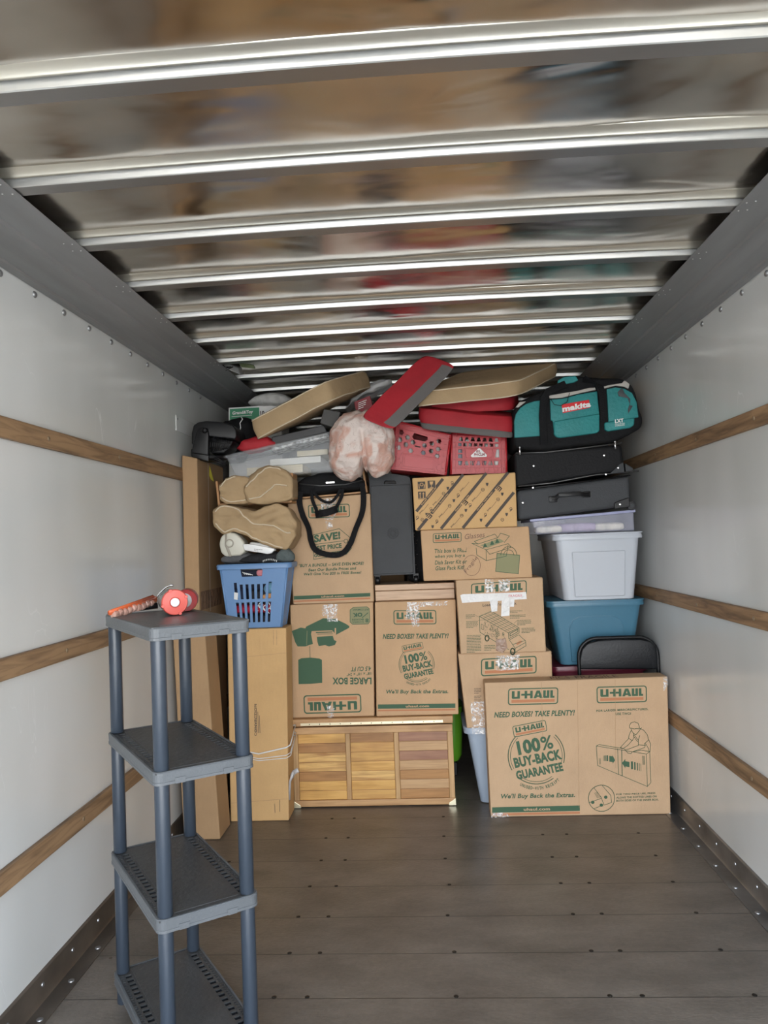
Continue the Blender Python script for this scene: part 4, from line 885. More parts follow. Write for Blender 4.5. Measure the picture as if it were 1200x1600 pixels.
def roll(ctr, ax, R, L_, label, capR):
    t = thing('wrap_roll', (ctr.x, ctr.y+.03, zt), label, 'roll', 'capped rolls on the shelf top')
    ax = Vector(ax).normalized()
    mb = MB(); mb.lathe([(R*.86, .012), (R*.88, .02), (R*.88, L_), (R*.7, L_+.002)], ctr, ax, 28); mb.build('film', GB, t, smooth_angle=40)
    mb = MB(); mb.lathe([(capR, 0.012), (R*.97, .010), (R, .006), (R*.985, 0), (R*.93, -.003), (R*.42, -.004), (R*.38, -.001), (R*.30, .001)], ctr, ax, 32)
    for a in (.3, 1.9, 3.6, 5.1):
        u = ax.orthogonal().normalized(); w2 = ax.cross(u); c = ctr+(u*math.cos(a)+w2*math.sin(a))*R*.93; mb.lathe([(.005, -.006), (.006, -.002), (.006, .008)], c, ax, 8)
    mb.build('end_cap', RC, t, smooth_angle=40)['label'] = 'red round end cap'
    mb = MB(); mb.lathe([(R*.34, .002), (R*.34, -.007), (R*.29, -.009), (R*.12, -.0092), (R*.1, -.0085)], ctr, ax, 24); mb.build('hub', WHITEP, t, smooth_angle=40)['label'] = 'white hub in the cap'
    return t
c1 = P(273.5, 952, 2.34); R1 = .0405; c1.z = zt+R1+.001
roll(c1, (-.45, .88, 0), R1, .13, 'roll with bright red cap and white hub facing the opening', R1*.9)
c2_ = P(291, 938.5, 2.47); R2 = .036; c2_.z = zt+R2+.001
t_ = thing('wrap_roll', (c2_.x, c2_.y+.03, zt), 'dark red roll with grey face behind the bright red capped roll', 'roll', 'capped rolls on the shelf top')
mb = MB(); ax = Vector((-.25, .95, 0)).normalized(); mb.lathe([(R2*.8, .0), (R2*.96, -.002), (R2, .003), (R2, .085), (R2*.9, .09)], c2_, ax, 28); mb.build('body', mat('dark_red_plastic', (.36, .04, .04), .35), t_, smooth_angle=40)
mb = MB(); mb.lathe([(R2*.66, .004), (R2*.66, -.0035), (R2*.55, -.0045), (R2*.2, -.0045)], c2_-Vector((.006, .001, 0)), ax, 24); mb.build('face_disc', mat('grey_disc', (.38, .37, .37), .4), t_, smooth_angle=40)['label'] = 'grey disc on the roll face'
# ================================================================ storage totes
def tote(label, x0, x1, y0, y1, z0, z1, m, taper=.06, rim=.022, lid=None, name='storage_tote', skew=0, rimh=.03, panel=True, dent=None):
    t = thing(name, ((x0+x1)/2, (y0+y1)/2, z0), label, 'storage box')
    mb = MB(); r = .035; tp = taper
    rings = []
    for z, k in ((z0, .012), (z0+.006, 0), (z1-rimh, None)):
        if k is None: a = 0; ins = rim
        else: a = k; ins = tp+rim
        rings.append(rrect(x0+ins+a, x1-ins-a, y0+ins*.8+a, y1-ins*.8-a, r, z))
    rings = [rings[0], rings[1]]+[rrect(x0+rim+tp*(1-f), x1-rim-tp*(1-f), y0+(rim+tp*(1-f))*.8, y1-(rim+tp*(1-f))*.8, r, z0+.006+(z1-rimh-z0-.006)*f) for f in (.25, .5, .75, 1)]
    mb.loft(rings, 0, True)
    body = mb
    if panel:   # raised front panel
        xa, xb = x0+rim+tp+.055, x1-rim-tp-.055; za, zb = z0+.02, z1-rimh-.07
        fy = lambda z: y0+(rim+tp*(1-(z-z0)/(z1-rimh-z0)))*.8-.001
        if panel == 'arch':
            pts = [(xa, za), (xb, za), (xb+.012, zb-.06), (xb-.01, zb-.01), (xb-.05, zb+.01), (xa+.05, zb+.01), (xa+.01, zb-.01), (xa-.012, zb-.06)]
        else: pts = [(xa, za), (xb, za), (xb+.01, zb), (xa-.01, zb)]
        bm = bmesh.new(); vv = [bm.verts.new((x, fy(z)-.007, z)) for x, z in pts]; f = bm.faces.new(vv)
        rr_ = bmesh.ops.extrude_face_region(bm, geom=[f])
        for v in [g_ for g_ in rr_['geom'] if isinstance(g_, bmesh.types.BMVert)]: v.co.y += .02
        bmesh.ops.recalc_face_normals(bm, faces=bm.faces); bmesh.ops.bevel(bm, geom=bm.edges, offset=.005, segments=3, affect='EDGES'); mb.addbm(bm, 0, True)
    mb.build('body', m, t, smooth_angle=50)
    mb = MB(); zr = z1-rimh
    if lid is None: lid = m
    q = lambda i, z, rr=.05: rrect(x0+i, x1-i, y0+i*.8, y1-i*.8, rr, z)
    mb.loft([q(rim+.002, zr-.004), q(.004, zr-.006), q(.002, zr+.004), q(.006, z1-.010), q(0, z1-.009), q(.001, z1-.002), q(.012, z1), q(.03, z1-.004), q(.06, z1-.004), q(.068, z1-.0005)], 0, True)
    mb.build('lid', lid, t, smooth_angle=50)
    return t
def plastic(name, c, rough=.35, **k): return mat(name, c, rough, bump=(60, .05, 2), **k)
TB = plastic('pale_blue_grey_plastic', (.34, .40, .48)); TG = plastic('light_grey_plastic', (.50, .53, .58)); TT = plastic('teal_blue_plastic', (.06, .175, .26)); TRD = plastic('burgundy_plastic', (.14, .012, .03))
tote('pale blue-grey storage tote on the floor between chest and flat carton', 1.395+.04, 1.925, 4.18, 4.6, .001, .428, TB)
tote('burgundy lidded tote behind the folding chair, under the teal-blue tote', 1.935, 2.485, 4.34, 4.85, .001, .716, TRD, taper=.03)
tote('teal-blue lidded tote beneath the light grey tote', 1.928, 2.475, 4.30, 4.72, .7165, 1.084, TT, taper=.055, panel='arch')
tote('light grey lidded tote between teal-blue tote and clear box', 1.965, 2.462, 4.22, 4.86, 1.0845, 1.456, TG, taper=.035, panel='box')
# green bin
t_ = thing('green_bin', (1.43, 4.82, 0), 'bright green bin half hidden behind the cedar chest corner', 'bin')
mb = MB(); GR = plastic('lime_green_plastic', (.16, .48, .03))
cg = P(706, 1180, 4.8); mb.loft([rrect(cg.x-.12+i, cg.x+.075-i, 4.72+i, 5.0-i, .05, z) for z, i in ((.08, .06), (.085, .03), (.12, .014), (.25, .006), (.42, 0))], 0, True); mb.build('body', GR, t_, smooth_angle=50)
mb = MB(); mb.box((cg.x-.10, 4.75, .001), (cg.x+.03, 4.96, .079), .004); mb.build('foot', BLACKP, t_)
mb = MB(); a = P(714, 1163, 4.75); b = P(716, 1148, 4.75); mb.tube([a, b], .01, 8, flat=(.012, .005, (1, 0, 0))); mb.build('paddle', wood('pale_stick', (.6, .5, .3), (.5, .38, .2), 2), t_)
# clear box with slanting lid
CLR = mat('clear_lilac_plastic', (.72, .74, .95), .08, bump=(16, .5, 4), alpha=.25, spec=.9)
t_ = thing('clear_storage_box', (2.14, 4.45, 1.457), 'flat clear lilac box with lid, wedged under the grey suitcase', 'storage box')
c = [P(830, 813, 4.22), P(990, 798, 4.22), P(992, 829, 4.22), P(838, 842, 4.22)]; c[2].z = max(c[2].z, 1.458); c[3].z = 1.458
off = Vector((0, .4, 0)); mb = MB(); mb.hexa(c+[q+off for q in c], .008); mb.build('body', CLR, t_)
mb = MB(); l0, l1 = c[0], c[1]; mb.hexa([l0+Vector((-.008, -.008, .006)), l1+Vector((.008, -.008, .006)), l1+Vector((.008, -.008, -.008)), l0+Vector((-.008, -.008, -.008))]+[l0+Vector((-.008, .41, .006)), l1+Vector((.008, .41, .006)), l1+Vector((.008, .41, -.008)), l0+Vector((-.008, .41, -.008))], .003); mb.build('lid', mat('lilac_lid', (.42, .44, .66), .25, alpha=.8), t_)
rg = random.Random(5)
for k, (px, py, w_, h_, col, nm, lb) in enumerate(((857, 826, .09, .045, (.8, .75, .6), 'cream_lace', 'cream crumpled cloth inside the clear lilac box, at its left'), (899, 822, .13, .055, (.45, .35, .5), 'mauve_cloth', 'mauve folded cloth inside the clear lilac box'), (948, 818, .10, .05, (.85, .8, .66), 'ivory_cloth', 'ivory crumpled cloth inside the clear lilac box, at its right'))):
    mb = MB(); cc = P(px, py, 4.33); cc.z = 1.462+h_/2
    vs, fs, nf = CG[12]; mb.add([Vector((cc.x+q.x*w_*.85, cc.y+q.y*.08, cc.z+q.z*h_*.5*(.9+.1*math.sin(q.x*4))))+Vector((0, 0, 0)) + Vector(noise.noise_vector(q*2.2+Vector((k*9, 0, 0))))*Vector((.0, .012, .0)).y*Vector((1, 1, .3)) if False else Vector((cc.x+sup(q, 4).x*w_*.85, cc.y+sup(q, 4).y*.08, cc.z+sup(q, 4).z*h_*.45)) for q in vs], fs, 0, True)
    tag(mb.build('folded_cloth', mat(nm, col, .8, bump=(20, 1, 5), var=(14, .4))), lb, 'cloth', 'cloths in the clear lilac box')
# ================================================================ suitcases
def suitcase(name, label, px4, Y, depth, m, cat='suitcase'):
    c = [P(x, y, Y) for x, y in px4]; off = Vector((0, depth, 0)); t = thing(name, ((c[2]+c[3])/2+off/2), label, cat)
    mb = MB(); mb.hexa(c+[q+off for q in c], .022, 0, 4); mb.build('shell', m, t)
    return t, c
GS = mat('slate_nylon', (.055, .058, .063), .65, bump=(120, .2, 2), var=(4, .12), spec=.3); BS = mat('black_nylon', (.008, .008, .009), .65, bump=(90, .2, 3), spec=.25)
t_, c = suitcase('suitcase', 'slate grey suitcase on its side with black handle, on the clear lilac box', [(808, 766), (984, 743), (986, 790), (810, 813)], 4.15, .5, GS)
f = Face(None, (0, 4.15, 0))
mb = MB(); f.mb = mb
for a in ((806, 765), (985, 741.5)),: mb.tube([P(806, 765, 4.148), P(860, 759, 4.146), P(985, 743, 4.148)], .005, 8)
mb.build('piping', BLACKP, t_)
mb = MB(); mb.tube([P(862, 779, 4.142), P(869, 778, 4.135), P(873, 773.5, 4.12), P(904, 771, 4.115), P(913, 773, 4.13), P(920, 772.5, 4.142)], .009, 10, flat=(.011, .006, (0, 0, 1)))
for px, py in ((864, 780), (916, 772.5)): q = P(px, py, 4.146); mb.box((q.x-.022, q.y-.006, q.z-.016), (q.x+.022, q.y+.004, q.z+.016), .003)
hnd = mb.build('handle', BLACKP, t_, smooth_angle=40)
for px, py in ((866, 779), (916, 773), (969, 788), (817, 785.5)): MB().lathe([(.006, .0), (.005, -.003), (.001, -.004)], P(px, py, 4.138), (0, 1, 0), 10).build('rivet', CHROME, hnd if px in (866, 916) else t_, smooth_angle=40)
mb = MB(); o = P(0, 0, 1); pts = [(961, 795), (960, 786), (966, 783), (983, 777), (984.5, 792)]; mb.prism([(P(x, y, 4.14).x, P(x, y, 4.14).z) for x, y in pts], 4.138, .03, .004); mb.build('corner_guard', BLACKP, t_)
mb = MB(); q = P(987, 790, 4.17); mb.lathe([(.012, -.012), (.023, -.011), (.025, -.006), (.025, .008), (.012, .012)], q, (0, 1, 0), 20); mb.lathe([(.012, -.014), (.006, -.015)], q, (0, 1, 0), 12, 1); mb.build('wheel', [BLACKP, GS], t_, smooth_angle=40)
t_, c = suitcase('suitcase', 'black soft suitcase on its side, between slate suitcase and teal tool bag', [(803, 706), (972, 694), (977, 736), (806, 762)], 4.15, .48, BS)
mb = MB(); mb.tube([P(806, 708, 4.146), P(850, 707, 4.142), P(910, 700, 4.14), P(972, 692, 4.146)], .004, 8); mb.tube([P(810, 760, 4.146), P(860, 755, 4.14), P(930, 742, 4.142), P(998, 736, 4.16)], .004, 8); mb.build('zip', mat('gunmetal_zip', (.12, .12, .12), .35, .6), t_)
for px, py in ((834, 728), (944, 711.5), (966, 731), (833, 762), (947, 741)): MB().lathe([(.006, 0), (.005, -.003), (.001, -.004)], P(px, py, 4.142), (0, 1, 0), 10).build('rivet', CHROME, t_, smooth_angle=40)
mb = MB(); mb.prism([(P(x, y, 4.14).x, P(x, y, 4.14).z) for x, y in [(953, 740), (968, 725), (974, 722), (976, 738)]], 4.139, .03, .003); mb.prism([(P(x, y, 4.17).x, P(x, y, 4.17).z) for x, y in [(976, 724), (988, 731), (989, 735), (984, 739), (977, 739)]], 4.16, .05, .004); mb.build('corner_guard', GP, t_)
# ================================================================ teal tool bag
t_ = thing('tool_bag', P(900, 706, 4.28), 'teal and black tool duffel bag on the black suitcase', 'bag')
TE = mat('teal_nylon', (.022, .235, .235), .6, bump=(70, .3, 3), var=(6, .15)); Y = 4.10
out = [(804, 700), (800, 672), (803, 640), (812, 626), (838, 615), (870, 602), (884, 592), (906, 587), (940, 590), (970, 590), (986, 598), (994, 612), (1000, 640), (1006, 655), (1003, 668), (984, 679), (960, 690), (900, 697), (850, 704)]
pl2 = lambda pts, Yq: [(P(x, y, Yq).x, P(x, y, Yq).z) for x, y in pts]
mb = MB(); mb.prism(pl2(out, Y), Y, .36, .028, 0, 4, True); mb.build('body', BLACKF, t_, smooth_angle=60)
def panel(name, pts, m, th=.010, bev=.004, par=None, Yq=None):
    Yq = Yq or Y; mb = MB(); mb.prism(pl2(pts, Yq-th), Yq-th, th+.012, bev, 0, 3, True); return mb.build(name, m, par or t_, smooth_angle=50)
panel('side_panel', [(804, 684), (803.5, 658), (806, 647), (813, 637), (822, 631), (835, 626.5), (846.5, 625.5), (847, 681)], TE)
panel('front_panel', [(859.5, 624), (878, 623), (905, 616), (933, 611), (936.5, 645), (937, 673), (934, 676), (875, 684), (869, 683), (866, 679), (864, 658), (860.5, 656)], TE)
panel('side_panel', [(948, 608), (962, 605), (976, 607), (988, 614), (995, 628), (998, 652), (951, 659)], TE)
panel('front_pocket', [(866, 658), (866, 679), (870, 683), (876, 684), (933, 676.5), (937, 673), (937, 646)], TE, .022, .007)
sp2 = panel('side_pocket', [(945, 660), (945.5, 671), (950, 674), (986, 668), (991, 664), (992, 652)], TE, .022, .007)
panel('trim_stripe', [(858, 618), (875, 615), (900, 611), (920, 606), (930, 605.5), (931, 609), (905, 614.5), (878, 621.5), (859, 622.5)], mat('pale_grey_nylon', (.45, .42, .38), .6), .008, .002)
panel('trim_stripe', [(941, 604), (955, 601), (972, 598.5), (976, 594), (984, 600), (982, 607), (975, 604), (962, 602.5), (944, 607)], MATS['pale_grey_nylon'], .008, .002)
panel('trim_patch', [(806, 636), (812, 628), (822, 627), (810, 636.5)], MATS['pale_grey_nylon'], .012, .002)
panel('flash_patch', [(970, 607), (965, 613), (967, 619), (981, 622), (984, 631), (981, 640), (982, 646), (989, 634), (984.5, 633), (985, 623), (976, 614), (973, 607)], mat('charcoal_patch', (.05, .055, .06), .6), .0125, .0015)
panel('end_handle', [(871, 601), (872, 594), (882, 588.5), (900, 587), (904, 594), (898, 597), (874, 602)], TE, .012, .005)
ST = mat('black_webbing', (.007, .007, .008), .75, bump=(200, .3, 2), spec=.2)
for a in ([(850, 694), (848, 650), (850, 622), (856, 612), (884, 600)], [(944, 657), (942, 620), (938, 606), (930, 598), (912, 592)]):
    mb = MB(); n = len(a); mb.tube([P(x, y, Y-.024-(.006 if 0 < i < n-1 else -.01)) for i, (x, y) in enumerate(a)], 1, 10, flat=(.020, .0035, [(1, 0, .1), (1, 0, 0), (1, 0, .3), (.8, 0, -.5), (.4, 0, -.9)])); mb.build('strap', ST, t_, smooth_angle=50)
pb = panel('brand_patch', [(877.5, 632), (920.5, 624.5), (922, 637), (879.5, 645.5)], mat('bright_red_patch', (.68, .02, .025), .55), .0125, .0008)
mb = MB(); f = Face(mb, (0, Y-.0125, 0)); f.text('makita', (879, 644), (923.5, 635.5), 9, 0, .05, .12, .0015)
mb.build('lettering', WHITEP, pb); mb = MB(); f.mb = mb; f.text('LXT', (961, 661.5), (974.5, 659.5), 6, 0, .05, .1, .011); f.text('LITHIUM-ION', (961, 664), (976, 662.2), 1.7, 0, .03, 0, .011); f.text('CORDLESS', (961, 666.5), (976, 664.6), 1.7, 0, .03, 0, .011)
mb.build('lettering', WHITEP, sp2)
mb = MB(); mb.tube([P(860, 623, Y-.02), P(866, 632, Y-.026), P(876, 634, Y-.028), P(886, 628, Y-.026), P(890, 614, Y-.012)], .0016, 6); mb.build('cord', BLACKP, t_)
for px, py in ((812, 699), (961, 690)): mb = MB(); q = P(px, py, Y-.012); mb.lathe([(.006, 0), (.005, -.004)], q, (0, 1, 0), 8); mb.tube([q, q-Vector((0, 0, .04))], .004, 6, flat=(.004, .0015, (1, 0, 0))); mb.build('zip_pull', CHROME, t_)
# carton edge behind the bag
t_ = thing('cardboard_box', P(932, 605, 4.9), 'small pale carton just showing above the teal tool bag', 'box'); q = P(917, 583, 4.75); q2 = P(950, 583, 4.75)
MB().hexa([Vector((q.x, 4.75, 2.36)), Vector((q2.x, 4.75, 2.375)), Vector((q2.x, 4.75, 1.9)), Vector((q.x, 4.75, 1.9)), Vector((q.x, 4.9, 2.36)), Vector((q2.x, 4.9, 2.375)), Vector((q2.x, 4.9, 1.9)), Vector((q.x, 4.9, 1.9))], .004).build('body', CARD3, t_)
# ================================================================ folding chair
t_ = thing('folding_chair', (2.29, 4.25, 0), 'folded black metal chair with padded back behind the wide flat carton', 'chair')
Yc = 4.225; VB = mat('black_vinyl', (.006, .007, .009), .42, bump=(90, .1, 2), spec=.35)
out = [(906.5, 1046), (906, 1031), (909, 1015), (918, 1005), (935, 1000.5), (965, 998.5), (1000, 998.5), (1017, 1002), (1026, 1011), (1028, 1028), (1028, 1046)]
mb = MB(); mb.prism(pl2(out, Yc), Yc, .028, .009, 0, 4, True); mb.build('backrest', VB, t_, smooth_angle=60)
xl_, xr_ = P(905, 1020, Yc).x, P(1029, 1020, Yc).x; zt_ = P(965, 997, Yc).z
fp = [(xl_, Yc+.02, .012), (xl_, Yc+.02, zt_-.16)]+[(xl_+.10-.10*math.cos(a*math.pi/2/6), Yc+.02, zt_-.1+.1*math.sin(a*math.pi/2/6)) for a in range(7)]+[(xr_-.10+.10*math.sin(a*math.pi/2/6), Yc+.02, zt_-.1+.1*math.cos(a*math.pi/2/6)) for a in range(7)]+[(xr_, Yc+.02, zt_-.16), (xr_, Yc+.02, .012)]
MB().tube(fp, .0105, 10).build('frame', BLACKP, t_)
for x in (xl_+.03, xr_-.03): MB().tube([(x, Yc+.045, .01), (x, Yc+.045, .62)], .010, 10).build('leg', BLACKP, t_)
MB().prism([(xl_+.02, .30), (xr_-.02, .30), (xr_-.02, .66), (xl_+.02, .66)], Yc-.004, .03, .010, 0, 3, True).build('seat', mat('maroon_vinyl', (.13, .012, .025), .4), t_)['label'] = 'dark red seat pad'
# ================================================================ milk crates
def crate(label, px4, Y, depth, style):
    c = [P(x, y, Y) for x, y in px4]; t = thing('milk_crate', ((c[2]+c[3])/2+Vector((0, depth/2, 0))), label, 'crate', 'red milk crates on top of the pile')
    U = ((c[1]-c[0])+(c[2]-c[3]))/2; Vv = ((c[0]-c[3])+(c[1]-c[2]))/2; W_, H_ = U.length, Vv.length; Dn = Vector((0, 1, 0))
    bil = lambda u, v, d: (c[3].lerp(c[2], u)).lerp(c[0].lerp(c[1], u), v)+Dn*d
    mb = MB()
    def plate(polys, th=.006):
        vs, fs = fill2d(polys, th); mb.add([bil(v[0]/W_, v[1]/H_, th/2+v[2]) for v in vs], fs)
    def rib(pts, w_=.0035, h_=.010):
        for (a, b), (a2, b2) in zip(pts, pts[1:]):
            A_, B_ = Vector((a*W_, b*H_)), Vector((a2*W_, b2*H_)); d = (B_-A_).normalized(); n_ = Vector((-d.y, d.x))*w_*.5; e = d*w_*.3
            q = [A_+n_-e, B_+n_+e, B_-n_+e, A_-n_-e]
            mb.add([bil(p_.x/W_, p_.y/H_, z) for z in (-h_, .002) for p_ in q], [[0, 1, 2, 3], [4, 7, 6, 5], [0, 4, 5, 1], [1, 5, 6, 2], [2, 6, 7, 3], [3, 7, 4, 0]])
    if style == 'holes':
        polys = [[(0, 0), (W_, 0), (W_, H_), (0, H_)]]
        hl = [(.13, .80), (.25, .72), (.12, .64), (.235, .56), (.355, .64), (.11, .47), (.33, .45), (.56, .45), (.565, .62), (.695, .52), (.69, .70), (.815, .60), (.81, .79), (.81, .43)]
        for x, y in hl: polys.append([(x*W_+.0135*math.cos(math.radians(60*k)), y*H_+.0135*math.sin(math.radians(60*k))) for k in range(6)])
        polys.append([(.33*W_, .76*H_), (.36*W_, .71*H_), (.56*W_, .71*H_), (.61*W_, .76*H_), (.60*W_, .83*H_), (.36*W_, .85*H_)])
        polys.append([(.40*W_, .55*H_), (.50*W_, .55*H_), (.50*W_, .58*H_), (.40*W_, .58*H_)])
        plate(polys)
        for x, y in hl: rib([(x+.0165/W_*math.cos(math.radians(60*k)), y+.0165/H_*math.sin(math.radians(60*k))) for k in range(7)], .0035, .009)
        rib([(.2, .06), (.2, .38), (.80, .38), (.80, .06), (.2, .06)], .005, .008); rib([(.24, .1), (.24, .34), (.76, .34), (.76, .1), (.24, .1)], .003, .005)
        for x in (.03, .09, .91, .97): rib([(x, 0), (x, 1)], .003, .009)
        for y in (.02, .05, .88, .94, .98): rib([(0, y), (1, y)], .003, .007)
        for y in (.15, .3, .45, .6, .75): rib([(.03, y), (.09, y)], .003, .007); rib([(.91, y), (.97, y)], .003, .007)
        for s in (0, 1):
            F_ = lambda x: x if s == 0 else 1-x
            rib([(F_(.09), .25), (F_(.15), .23), (F_(.18), .17), (F_(.15), .1), (F_(.10), .08)], .003, .005); rib([(F_(.18), .38), (F_(.15), .30), (F_(.15), .23)], .003, .005)
    else:
        B = lambda x0, x1, y0, y1: [(x0*W_, y0*H_), (x1*W_, y0*H_), (x1*W_, y1*H_), (x0*W_, y1*H_)]
        outer = B(0, 1, 0, 1); holes = []
        for k in range(7):   # upper triangles under the rim
            x0 = .13+k*.11; holes.append([(x0*W_, .83*H_), ((x0+.085)*W_, .83*H_), ((x0+.06)*W_, .93*H_), ((x0+.02)*W_, .93*H_)])
        for k in range(8): x0 = .12+k*.097; holes.append(B(x0, x0+.065, .70, .78))
        holes += [B(.12, .20, .53, .62), B(.12, .20, .40, .50), [(.80*W_, .42*H_), (.88*W_, .42*H_), (.88*W_, .64*H_), (.83*W_, .64*H_)]]
        for k in range(7):
            x0 = .12+k*.11; up = k % 2
            holes.append([(x0*W_, .22*H_), ((x0+.09)*W_, .22*H_), ((x0+.065)*W_, .33*H_), ((x0+.03)*W_, .33*H_)] if up else [((x0+.01)*W_, .22*H_), ((x0+.07)*W_, .22*H_), ((x0+.09)*W_, .33*H_), ((x0+.0)*W_, .33*H_)])
        plate([outer]+holes)
        for x in (.02, .08, .92, .98): rib([(x, 0), (x, 1)], .0035, .009)
        for y in (.01, .16, .36, .66, .80, .96): rib([(.02, y), (.98, y)], .0035, .010)
        for k in range(5): x0 = .16+k*.17; rib([(x0, .02), (x0+.05, .34)], .0035, .008); rib([(x0+.13, .02), (x0+.07, .34)], .0035, .008)
        for x0 in (.22, .75): rib([(x0, .36), (x0+.03, .50), (x0+.0, .66)], .0035, .008)
        pa = [bil(x, y, -.006) for x, y in ((.27, .40), (.73, .40), (.75, .62), (.25, .62))]
        mb.hexa([pa[3], pa[2], pa[1], pa[0]]+[q+Vector((0, .008, 0)) for q in (pa[3], pa[2], pa[1], pa[0])], .001)
    # sides, back and floor
    for u in (0, 1):
        for v0, v1 in ((0, .18), (.30, .42), (.55, .66), (.80, 1)):
            a = bil(u, v0, 0); b = bil(u, v1, 0); n_ = Vector((.006 if u == 0 else -.006, 0, 0))
            mb.add([a, a+Dn*depth, b+Dn*depth, b, a+n_, a+Dn*depth+n_, b+Dn*depth+n_, b+n_], [[0, 1, 2, 3], [7, 6, 5, 4], [0, 4, 5, 1], [3, 2, 6, 7]])
        for d in (.0, .33, .66, .96):
            a = bil(u, 0, depth*d); b = bil(u, 1, depth*d); mb.tube([a, b], .007, 6)
    a, b, c3, d3 = bil(0, 0, depth), bil(1, 0, depth), bil(1, 1, depth), bil(0, 1, depth); 
    for v0, v1 in ((0, .14), (.42, .50), (.86, 1)):
        q = [bil(0, v0, depth), bil(1, v0, depth), bil(1, v1, depth), bil(0, v1, depth)]; mb.hexa([q[3], q[2], q[1], q[0]]+[x_+Vector((0, .006, 0)) for x_ in (q[3], q[2], q[1], q[0])])
    mb.add([bil(0, 0, .002), bil(1, 0, .002), b, a], [[0, 1, 2, 3]])
    ring = [bil(0, 1, 0), bil(1, 1, 0), c3, d3]; mb.tube(ring, .007, 8, closed=True)
    body = mb.build('body', REDP, t)
    if style != 'holes':
        mb = MB(); f = Face(mb, bil(.5, .5, -.0065)); tr = [(735.5, 712), (747.5, 700.5), (750, 700.5), (761, 711), (760, 714), (737, 714.5)]; f.poly([tr], 0, .001)
        f.text('EL', (744, 707), (751.5, 707), 3.6, 1, .04, .2, .002); f.text('PHCLM', (740.5, 712.5), (757, 712), 4.2, 1, .04, .1, .002)
        mb.build('emblem', [WHITEP, mat('dark_red_ink', (.25, .03, .04), .6)], t)['label'] = 'white triangle with red letters'
    return t, bil
tc_, bl = crate('faded red milk crate with round holes, tilted beside the pale pink comforter', [(617.5, 658), (704, 680), (696, 742), (609.5, 733)], 4.16, .30, 'holes')
tc2, br = crate('red milk crate with lattice front and white triangle, right of the tilted crate', [(706, 678), (790, 681), (791, 739.5), (705, 741)], 4.20, .28, 'lattice')
WJ = mat('white_jar', (.72, .72, .70), .4); JB = [('white_jar', WJ), ('amber', mat('amber_jar', (.35, .18, .05), .3)), ('grey', mat('grey_jar', (.3, .32, .36), .4)), ('pink', mat('pink_jar', (.6, .35, .42), .45))]
jn = 0
for bi, specs, wh in ((bl, ((.16, .46, 0), (.36, .50, 0), (.60, .40, 2), (.84, .50, 0)), 'tilted red crate'), (br, ((.16, .5, 2), (.34, .45, 0), (.52, .36, 3), (.70, .42, 0), (.87, .48, 0)), 'lattice-front red crate')):
    for i, (u, hh, mi) in enumerate(specs):
        b = bi(u, .04, .05+.012*(i % 2)); mb = MB(); H_ = hh*.42; r = .027
        mb.lathe([(r*.8, 0), (r, .004), (r, H_*.72), (r*.6, H_*.82), (r*.6, H_*.86)], b, n=16); 
        t = thing('bottle', b, '%s bottle in the %s, %s' % (('white', 'amber', 'grey-blue', 'pink')[mi], wh, ('leftmost', 'second from left', 'third from left', 'fourth from left', 'rightmost')[i]), 'bottle', 'bottles inside the red crates')
        mb.build('body', JB[mi][1], t, smooth_angle=40); MB().lathe([(r*.68, H_*.86), (r*.68, H_*.98), (r*.5, H_)], b, n=14).build('cap', WHITEP, t)
